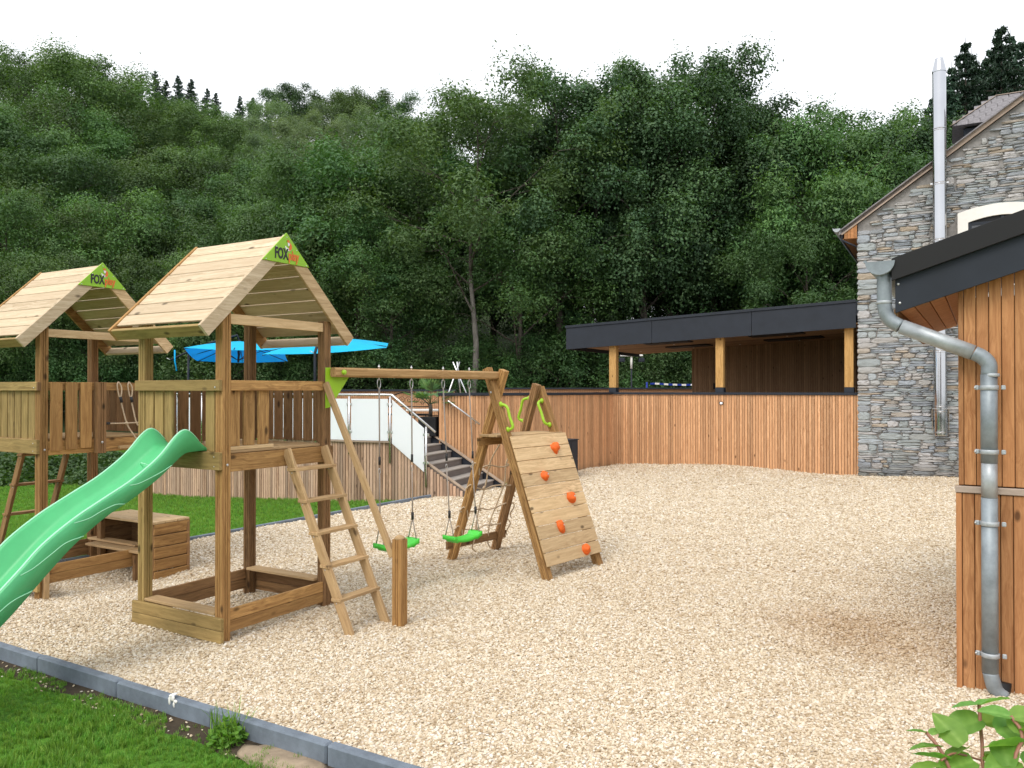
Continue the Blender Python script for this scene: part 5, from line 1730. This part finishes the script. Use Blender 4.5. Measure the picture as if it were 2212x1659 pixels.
# far fences round the terrace
def far_fence(label, a, b, z0, z1, d=.07):
    t = thing('timber_fence', label, 'fence')
    a, b = V(a), V(b); L = (b - a).length; dr = (b - a) / L; n = V((dr.y, -dr.x)); n = n if n.dot(a) < 0 else -n
    vs_, fs = [], []
    k = 0
    while (k + 1) * d < L:
        p = a + dr * (k * d); q = p + dr * (d - .009)
        o0 = len(vs_); m_ = rndm.uniform(-.001, .001)
        for r in (p, q):
            for o_ in (.022 + m_, 0):
                vs_ += [(r.x + n.x * o_, r.y + n.y * o_, z0), (r.x + n.x * o_, r.y + n.y * o_, z1)]
        fs += [[o0, o0 + 1, o0 + 5, o0 + 4], [o0, o0 + 1, o0 + 3, o0 + 2], [o0 + 4, o0 + 5, o0 + 7, o0 + 6]]
        k += 1
    tag(link('slats', fix_normals(mesh_from(vs_, fs, M['larch'])), t), kind='stuff')
    c = (a + b) / 2
    bar('backing', (a.x - n.x * .03, a.y - n.y * .03, (z0 + z1) / 2), (b.x - n.x * .03, b.y - n.y * .03, (z0 + z1) / 2), .05, z1 - z0, M['backing'], t)
    bar('coping', (a.x, a.y, z1 + .03), (b.x, b.y, z1 + .03), .2, .06, M['anthracite'], t)
far_fence('distant larch fence with dark coping behind the bench and planter', (-6.0, 24.6), (-1.72, 24.2), DZ, 2.05)
far_fence('distant larch fence with dark coping seen beneath the pavilion roof', (-.75, 30.5), (9.2, 31.0), DZ, 2.12)
tl = thing('floodlight_mast', 'thin mast with a white T-shaped lamp head seen under the pavilion', 'lamp post', (5.1, 33.6, 0))
tube('mast', [(0, 0, 0), (0, 0, 3.45)], .035, M['anthracite'], tl, 8)
tube('mast_top', [(0, 0, 3.0), (0, 0, 3.55)], .05, M['white'], tl, 8)
blk('lamp_head', -.48, .48, -.1, .1, 3.52, 3.60, M['white'], tl, .02)
for sgn in (-1, 1): blk('floodlight', sgn * .42 - .12, sgn * .42 + .12, -.16, .06, 3.28, 3.46, M['anthracite'], tl, .02)
vb = thing('volleyball_net', 'blue and white topped sports net beyond the far fence', 'net', (6.0, 33.0, 0), rad(3))
tube('net_post', [(-.35, 0, 0), (-.35, 0, 2.42)], .04, fabric('post_blue', (.03, .06, .4)), vb, 8)
blue = fabric('tape_blue', (.02, .06, .45)); 
for k in range(14):
    x0 = -.2 + k * .19
    zz = lambda x: 2.36 - .10 * math.sin(math.pi * min(1, max(0, x / 2.6)) * .8) + .03 * x
    bar('tape', (x0, 0, zz(x0)), (x0 + .19, 0, zz(x0 + .19)), .02, .075, M['white'] if k % 2 else blue, vb)
# ---------------------------------------------------------------- trees
def rot_to(dirs, rng_):
    """two unit vectors spanning the leaf plane for each leaf normal"""
    a = rng_.normal(size=dirs.shape)
    u = np.cross(dirs, a); u /= np.linalg.norm(u, axis=1, keepdims=True) + 1e-9
    v = np.cross(dirs, u)
    return u, v

def leaves_mesh(C, size, aspect, rng_, mat, tint, out=None, up=.55, hang=0.0):
    """kite-shaped leaves (one quad each, slightly folded) at the points C"""
    n = len(C)
    nrm = rng_.normal(size=(n, 3)) * (.55 if out is not None else 1.0)
    if out is None: nrm[:, 2] = np.abs(nrm[:, 2])
    nrm[:, 2] += up
    if out is not None: nrm += out * 1.1
    nrm /= np.linalg.norm(nrm, axis=1, keepdims=True)
    u, v = rot_to(nrm, rng_)
    if hang:
        u[:, 2] -= hang; u /= np.linalg.norm(u, axis=1, keepdims=True)
        v = np.cross(nrm, u); v /= np.linalg.norm(v, axis=1, keepdims=True)
    L = size * rng_.uniform(.65, 1.25, (n, 1)); Wd = L * aspect
    q = np.empty((n, 4, 3), dtype=np.float32)
    q[:, 0] = C - u * L * .5
    q[:, 1] = C - v * Wd * .5 + u * L * .05 + nrm * L * .05
    q[:, 2] = C + u * L * .5
    q[:, 3] = C + v * Wd * .5 + u * L * .05 + nrm * L * .05
    me_ = bpy.data.meshes.new('leaves')
    me_.vertices.add(n * 4); me_.vertices.foreach_set('co', q.ravel())
    me_.loops.add(n * 4); me_.loops.foreach_set('vertex_index', np.arange(n * 4, dtype=np.int32))
    me_.polygons.add(n)
    me_.polygons.foreach_set('loop_start', np.arange(0, n * 4, 4, dtype=np.int32))
    me_.polygons.foreach_set('loop_total', np.full(n, 4, dtype=np.int32))
    a = me_.attributes.new('tint', 'FLOAT', 'POINT')
    a.data.foreach_set('value', np.repeat(np.clip(tint, 0, 1), 4).astype(np.float32))
    me_.materials.append(mat)
    me_.update(calc_edges=True)
    return me_

def join_tubes(specs, mat):
    vs_, fs = [], []
    for path, r, seg in specs:
        me_ = tube_mesh(path, r, mat, seg, False)
        o0 = len(vs_)
        vs_ += [v.co.copy() for v in me_.vertices]
        fs += [[i + o0 for i in p.vertices] for p in me_.polygons]
        bpy.data.meshes.remove(me_)
    return mesh_from(vs_, fs, mat, True)

def broadleaf(seed, H, base, R, shape, n_leaf, lsize, aspect, mat, barkm, hang=0.0, sparse=1.0, trunk_r=.22, clump=1.0):
    """trunk, limbs and sub-branches; leaf clumps sit at the branch ends, so the crown is lobed and has holes"""
    rnd = random.Random(seed); rg = np.random.default_rng(seed)
    top = H * .93
    lean = V((rnd.uniform(-.03, .03), rnd.uniform(-.03, .03), 0)) * H
    def tr(z):
        f = z / H
        return V((lean.x * f * f + .12 * math.sin(z * .7 + seed), lean.y * f * f + .12 * math.cos(z * .55 + seed * 2), z))
    specs = [([tr(top * k / 10) for k in range(11)], [trunk_r * (1 - .88 * k / 10) * (1.25 if k == 0 else 1) for k in range(11)], 8)]
    clumps = []
    n_l = int(15 * sparse)
    for i in range(n_l):
        f = (i + rnd.random()) / n_l
        z = base + (top - base) * f
        az = i * 2.39996 + rnd.uniform(-.4, .4)
        ln = R * shape(f) * rnd.uniform(.65, 1.1)
        if ln < .3: ln = .3
        d = V((math.cos(az), math.sin(az), 0))
        el = rnd.uniform(.25, .95) * (1.25 - .5 * f) if f < .85 else rnd.uniform(.6, 1.2)
        p0 = tr(z)
        pts = [p0]
        for k in range(1, 5):
            q = k / 4
            pts.append(p0 + d * ln * q * math.cos(el * .6) + V((0, 0, ln * q * (math.sin(el) + .12) * (1 - .1 * q))) + V((rnd.uniform(-.1, .1), rnd.uniform(-.1, .1), rnd.uniform(-.08, .08))) * ln * .3)
        specs.append((pts, [max(.012, trunk_r * .34 * (1 - .8 * k / 4) * (1 - .5 * f)) for k in range(5)], 5))
        for k in range(2, 5):
            for m_ in range(1 if k < 4 else 2):
                a2 = az + rnd.uniform(-1.3, 1.3); l2 = ln * rnd.uniform(.22, .42) + .25
                e2 = pts[k] + V((math.cos(a2) * l2, math.sin(a2) * l2, l2 * rnd.uniform(-.5, .9)))
                if m_ == 0: specs.append(([pts[k], (pts[k] + e2) / 2 + V((0, 0, .06)), e2], [.02, .014, .008], 4))
                clumps.append((e2, (.56 + .22 * R / 3 * rnd.random()) * clump * rnd.uniform(.55, 1.35), rnd.random()))
    for _ in range(5):
        clumps.append((tr(top) + V((rnd.uniform(-.6, .6), rnd.uniform(-.6, .6), rnd.uniform(-.3, .55))) * R * .3, .5 * clump, rnd.random()))
    trunk = join_tubes(specs, barkm)
    w = np.array([c[1] ** 2 for c in clumps]); w /= w.sum()
    idx = rg.choice(len(clumps), n_leaf, p=w)
    cc = np.array([c[0] for c in clumps]); cr = np.array([c[1] for c in clumps]); ctint = np.array([c[2] for c in clumps])
    off = rg.normal(size=(n_leaf, 3)); off /= np.linalg.norm(off, axis=1, keepdims=True)
    low = (off[:, 2] < -.25) & (rg.random(n_leaf) < .6)
    off[:, 2] = np.where(low, -off[:, 2], off[:, 2])
    rr = rg.random((n_leaf, 1)) ** .33
    rr = np.where(rg.random((n_leaf, 1)) < .10, rr * 1.28, rr)
    # uneven clump surface: bumps of a hand's breadth, so no clump is a ball
    lump = 1 + .30 * np.sin(off[:, 0:1] * 5 + ctint[idx][:, None] * 9) * np.sin(off[:, 1:2] * 6 + ctint[idx][:, None] * 17) + .18 * np.sin(off[:, 2:3] * 9 + ctint[idx][:, None] * 31)
    P = cc[idx] + off * rr * lump * cr[idx][:, None] * np.array([1.0, 1.0, 1.02])
    tint = .5 * ctint[idx] + .5 * rg.random(n_leaf)
    crown = leaves_mesh(P, lsize, aspect, rg, mat, tint, off, .55, hang)
    crown['top'] = float(np.percentile(P[:, 2], 99.6))
    return trunk, crown

def spruce(seed, H, R, mat, barkm):
    rnd = random.Random(seed); rg = np.random.default_rng(seed)
    specs = [([V((0, 0, H * k / 8)) for k in range(9)], [.22 * (1 - k / 8.3) for k in range(9)], 7)]
    pts, tn = [], []
    n_w = 40
    for w_ in range(n_w):
        f = w_ / n_w
        z = H * (.10 + .90 * f)
        ln = R * (1 - f) ** .74 * rnd.uniform(.7, 1.12) + .06
        nb = max(6, int(11 * (1 - f * .45)))
        for b in range(nb):
            az = rnd.uniform(0, 6.283); l2 = ln * rnd.uniform(.7, 1.15)
            droop = .38 * (1 - f) - .10
            e = V((math.cos(az) * l2, math.sin(az) * l2, -l2 * droop + .18 * l2 * rnd.random()))
            if w_ % 2 == 0 and f < .9: specs.append(([V((0, 0, z)), V((0, 0, z)) + e * .9], [.025, .006], 3))
            m_ = int(26 + 62 * l2)
            for _ in range(m_):
                t = rnd.random() ** .7
                sp = .22 * l2 * (1 - t * .75) + .04
                p = V((0, 0, z)) + e * t + V((rnd.uniform(-1, 1) * sp * -math.sin(az), rnd.uniform(-1, 1) * sp * math.cos(az), -rnd.random() * .20 - .03 * l2))
                pts.append(p); tn.append(.35 * rnd.random() + .5 * t * rnd.random())
    P = np.array(pts)
    return join_tubes(specs, barkm), leaves_mesh(P, .20, .34, rg, mat, np.array(tn), None, .25, .45)

dome = lambda f: (1 - abs(2 * f - .75) ** 2.2 * .62) if f < .9 else .45
egg = lambda f: .55 + .55 * math.sin(math.pi * min(1, f * .9 + .12)) - .25 * f
tall = lambda f: .8 + .25 * math.sin(math.pi * f) - .45 * f * f
bush = lambda f: 1.0 - .45 * f
KINDS = {}
def add_kind(k, me2): KINDS.setdefault(k, []).append(me2)
for s in range(4):
    add_kind('oak', (broadleaf(20 + s, 12, 2.4, 4.0 + .3 * (s % 2), dome, 34000, .140, .68, M['leaf_oak'], M['bark'], clump=1.45), 12))
for s in range(3):
    add_kind('alder', (broadleaf(40 + s, 16, 4.6, 3.5, tall, 34000, .135, .72, M['leaf_alder'], M['bark'], sparse=1.5, clump=1.12), 16))
for s in range(3):
    add_kind('ash', (broadleaf(60 + s, 13, 3.2, 4.2, egg, 34000, .20, .38, M['leaf_ash'], M['bark'], hang=.35, clump=1.35), 13))
add_kind('grown', (broadleaf(71, 17, 6.2, 4.6, egg, 38000, .19, .38, M['leaf_ash'], M['bark'], hang=.3, clump=1.4, sparse=1.1, trunk_r=.17), 17))
for s in range(2):
    add_kind('birch', (broadleaf(80 + s, 13, 2.6, 2.6, tall, 26000, .11, .62, M['leaf_birch'], M['barkpale'], hang=.4, trunk_r=.13, sparse=1.3, clump=1.1), 13))
for s in range(2):
    add_kind('spruce', (spruce(100 + s, 14, 3.0, M['leaf_spruce'], M['bark']), 14))
for s in range(3):
    add_kind('shrub', (broadleaf(120 + s, 4.0, .35, 2.3, bush, 15000, .11, .62, M['leaf_shrub'], M['bark'], trunk_r=.06, clump=.95), 4))
NAME = {'grown': ('ash_tree', 'tree'), 'oak': ('broadleaf_tree', 'tree'), 'alder': ('broadleaf_tree', 'tree'), 'ash': ('ash_tree', 'tree'), 'birch': ('birch_tree', 'tree'), 'spruce': ('spruce_tree', 'tree'), 'shrub': ('shrub', 'shrub')}
trnd = random.Random(17)
KW = {'grown': 4.6, 'oak': 4.1, 'alder': 3.6, 'ash': 4.2, 'birch': 2.7, 'spruce': 2.9, 'shrub': 2.3}
ALL = []
def plant(kind, px, ytop, d, label, group, wide=None, trunk_mat=None, variant=None):
    """a tree at distance d whose crown tops out at a given height; real position, real size"""
    x = (px - 1106) / 1700 * d
    zt = EYE + (842 - ytop) * d / 1700
    zb2 = terrain_h(x, d) - .15
    k = KINDS[kind][trnd.randrange(len(KINDS[kind])) if variant is None else variant]
    (trunk, crown), H0 = k
    H0 = crown.get('top', H0)
    H = max(2.0, zt - zb2)
    sz = H / H0
    sxy = sz if wide is None else wide / KW[kind]
    sxy = max(.72 * sz, min(1.35 * sz, sxy))
    x_lab = label
    t = thing(NAME[kind][0], label, NAME[kind][1], (x, d, zb2), trnd.uniform(0, 6.28), group)
    t.scale = (sxy, sxy, sz)
    if trunk_mat:
        trunk = trunk.copy(); trunk.materials.append(trunk_mat)
        for f_ in trunk.polygons:
            if f_.center.z < 7.5 and math.hypot(f_.center.x, f_.center.y) < .8: f_.material_index = 1
    if group: ALL.append((t, label, px, kind, d))
    link('trunk', trunk, t); link('crown', crown, t)
    return t

LB = 'green broadleaf tree in the mixed wood on the left slope'; GB = 'broadleaf trees on the left slope'
def row(items, lab, grp, dj=2.0, wide=None):
    for kind, px, y, d in items:
        plant(kind, px + trnd.uniform(-6, 6), y, d + trnd.uniform(-dj, dj), lab[kind], grp[kind], wide)
labL = {'oak': LB, 'alder': 'tall dark broadleaf tree standing in the left wood', 'ash': 'light green feathery ash tree on the left slope', 'birch': 'pale grey green birch high on the left slope', 'spruce': 'dark pointed spruce on the skyline of the left slope'}
grpL = {'oak': GB, 'alder': 'tall dark trees on the left slope', 'ash': 'ash trees on the left slope', 'birch': 'birches on the left slope', 'spruce': 'spruces on the left skyline'}
row([('oak', -40, 150, 84), ('oak', 25, 138, 86), ('oak', 100, 112, 78), ('oak', 168, 98, 74), ('oak', 222, 140, 76), ('oak', 262, 196, 82), ('oak', 600, 200, 98), ('alder', 640, 176, 86), ('oak', 690, 196, 92), ('oak', 800, 200, 92), ('oak', 740, 190, 90), ('alder', 862, 204, 86), ('oak', 905, 250, 88), ('oak', 330, 235, 98), ('oak', 420, 232, 100), ('oak', 500, 250, 100)], labL, grpL, 2)
row([('spruce', 300, 166, 122), ('spruce', 336, 148, 122), ('spruce', 362, 168, 125), ('spruce', 382, 158, 122), ('spruce', 406, 165, 124), ('spruce', 440, 186, 126), ('spruce', 470, 196, 124), ('spruce', 512, 203, 126), ('spruce', 546, 206, 126), ('spruce', 574, 212, 126), ('spruce', 275, 190, 120)], labL, grpL, 1)
row([('oak', 18, 235, 68), ('oak', 78, 225, 66), ('oak', 135, 212, 64), ('oak', 196, 245, 66), ('oak', 252, 262, 70), ('oak', 312, 238, 72), ('oak', 378, 206, 76), ('oak', 442, 236, 74), ('oak', 486, 262, 72), ('birch', 545, 245, 74), ('birch', 588, 216, 78), ('birch', 622, 262, 72), ('birch', 664, 240, 76), ('birch', 716, 264, 74), ('birch', 772, 232, 78), ('birch', 822, 246, 76), ('birch', 690, 222, 84), ('birch', 560, 290, 68), ('birch', 640, 300, 68), ('birch', 800, 290, 68)], labL, grpL, 2)
row([('ash', -20, 300, 50), ('ash', 60, 262, 50), ('ash', 120, 300, 52), ('oak', 200, 330, 54), ('oak', 262, 340, 56), ('oak', 330, 330, 58), ('oak', 392, 310, 58), ('oak', 452, 340, 56), ('ash', 505, 352, 54), ('oak', 560, 380, 54), ('oak', 618, 372, 54), ('oak', 680, 350, 56), ('oak', 850, 320, 58), ('oak', 900, 330, 58)], labL, grpL, 1.5)
row([('ash', 10, 400, 41), ('oak', 90, 430, 42), ('oak', 168, 420, 44), ('oak', 240, 440, 44), ('oak', 310, 410, 45), ('oak', 385, 430, 44), ('ash', 455, 430, 44), ('oak', 530, 450, 43), ('ash', 605, 420, 43), ('ash', 690, 352, 44), ('ash', 752, 340, 43), ('ash', 812, 360, 44)], labL, grpL, 1.2)
row([('oak', -30, 540, 36), ('oak', 60, 560, 36), ('oak', 150, 545, 37), ('oak', 240, 570, 37), ('oak', 335, 540, 37), ('oak', 420, 560, 37), ('oak', 510, 550, 37), ('oak', 600, 540, 37), ('oak', 690, 500, 38), ('ash', 775, 470, 38), ('oak', 850, 520, 38)], labL, grpL, 1)
row([('oak', -100, 330, 44), ('oak', -180, 360, 46), ('oak', -270, 330, 48), ('oak', -360, 320, 50), ('oak', -120, 180, 62), ('oak', -210, 190, 64), ('oak', -320, 180, 66), ('oak', -440, 200, 66), ('oak', -90, 560, 36), ('oak', -190, 540, 37), ('oak', -300, 520, 38)], labL, grpL, 1.2)
plant('grown', 1020, 184, 36.6, 'large leafy ash tree with a bare pale trunk behind the swings', None, 4.9, M['barkpale'], 0)
plant('ash', 905, 262, 41, 'wide light green ash tree left of the pale trunked tree', None, 5.2, None, 1)
plant('ash', 1065, 235, 44, 'feathery ash tree right of the pale trunked tree', None, 4.6, None, 2)
LA = {'alder': 'tall dark alder like tree in the row behind the pavilion', 'ash': 'light green ash tree in the row behind the pavilion', 'oak': 'dense green understorey tree behind the pavilion', 'spruce': 'dark spruce rising behind the stone house'}
GA = {'alder': 'tall trees behind the pavilion', 'ash': 'ash trees behind the pavilion', 'oak': 'understorey trees behind the pavilion', 'spruce': 'spruces behind the stone house'}
row([('alder', 1150, 238, 41), ('alder', 1212, 152, 40), ('alder', 1280, 168, 41), ('alder', 1342, 178, 42), ('alder', 1402, 118, 40), ('alder', 1450, 150, 41), ('alder', 1488, 128, 42), ('alder', 1545, 188, 41), ('alder', 1592, 228, 42), ('alder', 1645, 214, 42), ('alder', 1690, 226, 41), ('ash', 1745, 245, 40), ('ash', 1795, 268, 39), ('alder', 1842, 256, 43), ('alder', 1884, 248, 43), ('alder', 1930, 276, 43), ('alder', 1972, 300, 44)], LA, GA, 1.0, 3.9)
row([('alder', 1180, 300, 52), ('alder', 1245, 280, 52), ('alder', 1310, 290, 53), ('alder', 1375, 260, 52), ('alder', 1430, 265, 54), ('alder', 1520, 290, 53), ('alder', 1570, 330, 52), ('alder', 1620, 320, 53), ('alder', 1670, 340, 53), ('alder', 1720, 330, 54), ('alder', 1770, 360, 54), ('alder', 1820, 370, 54), ('alder', 1870, 360, 54), ('alder', 1920, 390, 54)], LA, GA, 1.5, 4.2)
row([('oak', 1120, 430, 38), ('oak', 1190, 520, 44), ('oak', 1265, 440, 46), ('oak', 1340, 540, 44), ('oak', 1420, 470, 46), ('oak', 1500, 560, 44), ('oak', 1580, 480, 46), ('oak', 1660, 540, 44), ('ash', 1750, 470, 38), ('oak', 1830, 520, 44), ('oak', 1910, 450, 40), ('oak', 1160, 380, 60), ('oak', 1290, 360, 62), ('oak', 1420, 370, 62), ('oak', 1540, 390, 62), ('oak', 1660, 400, 62), ('oak', 1780, 410, 62), ('oak', 1900, 420, 62), ('oak', 1985, 268, 52), ('oak', 2040, 300, 52)], LA, GA, 1.0)
row([('spruce', 2000, 250, 47), ('spruce', 2022, 200, 50), ('spruce', 2060, 130, 51), ('spruce', 2105, 100, 51), ('spruce', 2145, 90, 51), ('spruce', 2190, 60, 51), ('spruce', 2042, 150, 48), ('spruce', 2085, 78, 47), ('spruce', 2128, 118, 49), ('spruce', 2166, 40, 47), ('spruce', 2206, 74, 48), ('spruce', 2250, 60, 48)], LA, GA, .8, 4.0)
for k in range(20):
    px = -60 + k * 62 + trnd.uniform(-18, 18)
    if 985 < px < 1075: continue
    plant('shrub', px, trnd.uniform(680, 760), trnd.uniform(35.5, 38.5), 'bushy green shrub along the foot of the wood on the left', 'shrubs at the foot of the left wood')
for k in range(15):
    px = 1130 + k * 56 + trnd.uniform(-15, 15)
    plant('shrub', px, trnd.uniform(660, 740), trnd.uniform(37.5, 40.5), 'bushy green shrub at the foot of the wood behind the pavilion', 'shrubs at the foot of the right wood')

REG = [(-60, 'beyond the left edge'), (60, 'at the left edge'), (150, 'behind the far tower roof'), (290, 'above the far tower roof'), (420, 'between the tower roofs'), (560, 'above the nearer tower roof'),
       (700, 'above the parasols'), (840, 'right of the nearer tower'), (960, 'above the swing beam'), (1130, 'above the climbing wall'), (1240, 'left of the pavilion roof'), (1400, 'above the pavilion left end'),
       (1560, 'above the pavilion middle'), (1720, 'above the pavilion right half'), (1860, 'left of the house gable'), (2010, 'behind the house eave'), (9999, 'behind the flue')]
LOOK = {'oak': 'dense round green tree', 'alder': 'tall dark loose tree', 'ash': 'light green feathery tree', 'birch': 'pale grey green birch', 'spruce': 'dark pointed spruce', 'shrub': 'low bushy shrub'}
def depth_word(d): return 'at the wood edge' if d < 39.5 else 'in the front rows' if d < 47 else 'in the second rows' if d < 60 else 'mid slope' if d < 80 else 'near the skyline'
byl = {}
for t, lab, px, kind, d in ALL:
    reg = next(r for lim, r in REG if px < lim)
    byl.setdefault(LOOK[kind] + ' ' + depth_word(d) + ' ' + reg, []).append((px, t))
ORD = ['leftmost', 'second', 'third', 'fourth', 'fifth', 'sixth', 'seventh', 'eighth', 'ninth', 'tenth', 'eleventh', 'twelfth', 'thirteenth', 'fourteenth']
for lab, its in byl.items():
    its.sort(key=lambda q: q[0])
    for i, (px, t) in enumerate(its):
        t['label'] = lab if len(its) == 1 else (lab + ', ' + (ORD[i] if i < len(its) - 1 else 'rightmost'))

# ---------------------------------------------------------------- ground cover bank behind the rear lawn
rg = np.random.default_rng(9)
n = 15000
xs = rg.uniform(-16.5, -8.2, n); f = rg.random(n); ys = 21.0 + 4.4 * f + .12 * (xs + 12)
hh = .62 * np.sin(np.pi * f) ** .7 * (1 + .3 * np.sin(xs * 1.9) * np.cos(ys * 1.3))
base = np.array([terrain_h(a, b) for a, b in zip(xs, ys)])
P = np.stack([xs, ys, base + hh * rg.uniform(.75, 1.05, n)], 1)
tag(link('ground_cover', leaves_mesh(P, .13, .75, rg, M['leaf_shrub'], .25 + .75 * rg.random(n), None, .8)), 'low leafy ground cover bank behind the rear lawn', kind='stuff')

# ---------------------------------------------------------------- plants near the camera
def blade_leaf(L, Wd, fold, curl, seed, mat):
    """broad pointed leaf with a folded midrib, wavy rim and side veins; base at origin, tip along +X"""
    rnd = random.Random(seed)
    n, m_ = 12, 3
    vs_, fs, tn = [], [], []
    for i in range(n + 1):
        t = i / n
        w = Wd * .5 * (math.sin(math.pi * min(1, t * .93 + .07) ** .72) ** .85) * (1 if t < .97 else .2)
        for j in range(-m_, m_ + 1):
            q = j / m_
            y = w * q
            z = abs(q) * w * fold - curl * L * t * t + .010 * math.sin(t * 17 + seed + q) * abs(q) - (.004 if (i % 2 and j) else 0) + (.0 if j else -.006)
            vs_.append((L * t - .02 * L * abs(q) * 0, y, z)); tn.append(.35 + .3 * rnd.random() + (.3 if j == 0 else 0))
    k = 2 * m_ + 1
    for i in range(n):
        for j in range(k - 1):
            fs.append([i * k + j, (i + 1) * k + j, (i + 1) * k + j + 1, i * k + j + 1])
    me_ = mesh_from(vs_, fs, mat, True)
    a = me_.attributes.new('tint', 'FLOAT', 'POINT'); a.data.foreach_set('value', tn)
    return me_
M['knot_leaf'] = leaf_mat('knotweed_leaf', (0.085, 0.20, 0.035), (0.135, 0.28, 0.055), (0.24, 0.41, 0.11), 0.35, tint_range=.35)
M['knot_stem'] = plain('knotweed_stem', (0.30, 0.13, 0.085), 0.6)
def at(px, py, d):
    return V(((px - 1106) / 1700 * d, d, EYE - (py - 842) / 1700 * d))
kw = thing('knotweed', 'leafy bright green knotweed plant in the bottom right corner', 'plant', (1.92, 2.80, terrain_h(1.92, 2.8)))
ko = V(kw.location)
def kstem(pts, r): return tube('stem', smooth_path([V(p) - ko for p in pts], 5), r, M['knot_stem'], kw, 7)
root = V((1.92, 2.80, terrain_h(1.92, 2.8)))
s1 = [root, at(2135, 1720, 2.85), at(2118, 1600, 2.92), at(2112, 1520, 2.95)]
s2 = [root, at(2090, 1760, 2.8), at(2035, 1630, 2.85), at(1998, 1580, 2.9)]
s3 = [root, at(2190, 1700, 2.75), at(2205, 1590, 2.8), at(2180, 1545, 2.85)]
s4 = [at(2118, 1640, 2.9), at(2060, 1625, 2.86), at(2030, 1640, 2.82)]
for q in (s1, s2, s3, s4): kstem(q, .0065 if q is not s4 else .004)
lv = [blade_leaf(1.0, .66, .28, c, i, M['knot_leaf']) for i, c in enumerate((.05, .12, .2, .0))]
# leaf base (px, py, depth), pointing heading (degrees, 0 = right, 90 = away), pitch, roll, length
LEAVES = [((2112, 1520, 2.95), 175, -6, 10, .10), ((2112, 1522, 2.95), 15, 12, -25, .14), ((2116, 1552, 2.94), 182, -14, -20, .17), ((2118, 1560, 2.93), 5, 8, 18, .15),
          ((1998, 1580, 2.9), 170, 4, 15, .07), ((2010, 1586, 2.9), 20, 12, -12, .10), ((2030, 1612, 2.88), 178, 6, 18, .12), ((2078, 1606, 2.86), 120, 32, -40, .14), ((2085, 1612, 2.88), 200, -12, 20, .12),
          ((2180, 1545, 2.85), 165, 10, -15, .11), ((2182, 1548, 2.85), 350, 14, 20, .13), ((2150, 1580, 2.86), 20, -2, 35, .17), ((2196, 1575, 2.82), 330, -6, -20, .16), ((2205, 1610, 2.8), 185, 8, 40, .16),
          ((2125, 1628, 2.88), 350, -8, -15, .15), ((2100, 1640, 2.86), 190, -10, -20, .16), ((2050, 1640, 2.84), 160, 5, 30, .13), ((2030, 1652, 2.82), 185, -6, 14, .15), ((2132, 1650, 2.85), 20, -4, 10, .16),
          ((2190, 1640, 2.78), 200, -4, -12, .15), ((2210, 1650, 2.78), 10, 0, 20, .16), ((2160, 1600, 2.84), 250, -18, 12, .14), ((2070, 1660, 2.8), 260, -12, 0, .15), ((2140, 1668, 2.8), 270, -16, 10, .16), ((2205, 1585, 2.8), 60, 24, -10, .14)]
for i, (b, hd, pt, rl_, ln) in enumerate(LEAVES):
    p = at(*b) - ko
    Mx = Matrix.Translation(p) @ Matrix.Rotation(rad(hd), 4, 'Z') @ Matrix.Rotation(rad(-pt), 4, 'Y') @ Matrix.Rotation(rad(rl_), 4, 'X') @ Matrix.Scale(ln, 4)
    link('leaf', lv[i % 4], kw, Mx)

# weed tuft growing at the kerb
wp = K0 + KD * 2.95 - KN * .15
wd = thing('weed_tuft', 'clump of grass and clover weeds growing against the kerb', 'weeds', (wp.x, wp.y, terrain_h(wp.x, wp.y)))
link('blades', tuft_mesh(77, 60, .26, .10, .0042, .8), wd)
rw = np.random.default_rng(21); nw = 260
az = rw.uniform(0, 6.283, nw); rr = .12 * np.sqrt(rw.random(nw)); hh = .17 * rw.random(nw) ** .7 * (1 - rr / .16)
wleaf = leaves_mesh(np.stack([rr * np.cos(az), rr * np.sin(az), hh + .015], 1), .036, .85, rw, M['weed'], rw.random(nw), None, 1.2)
link('foliage', wleaf, wd)
for i, (a, b) in enumerate(((1.55, 1.35), (1.95, 1.75), (1.75, 1.62))):
    p = K0 + KD * (a + .3) - KN * b
    o = link('fallen_leaf', blade_leaf(.07, .045, .5, .3, 40 + i, plain('dead_leaf_%d' % i, ((.36, .24, .18), (.40, .27, .2), (.42, .2, .07))[i], .8, 0, .2, .3, 60)))
    o.location = (p.x, p.y, terrain_h(p.x, p.y) + .045); o.rotation_euler = (.2, -.9 + .6 * i, 1.3 * i)
    tag(o, ('withered brown leaf standing upright in the front grass', 'pinkish dry leaf lying in the grass near the bottom edge', 'orange tinged dry leaf in the grass beside the pinkish one')[i], 'leaf')
for i in range(26):
    a = trnd.uniform(.5, 3.3); b = trnd.uniform(.09, .22)
    p = K0 + KD * a - KN * b
pt_, ps_ = [], []
for _ in range(120):
    a = trnd.uniform(-.2, 4.5); b = .08 + .2 * trnd.random()
    p = K0 + KD * a - KN * b
    pt_.append((p.x, p.y, terrain_h(p.x, p.y) + .016)); ps_.append(trnd.uniform(.006, .013))
scatter('spilled_pebbles', pt_, ps_, peb_coll, M['pebble'], .5, 'few beige pebbles spilled on the soil below the kerb')
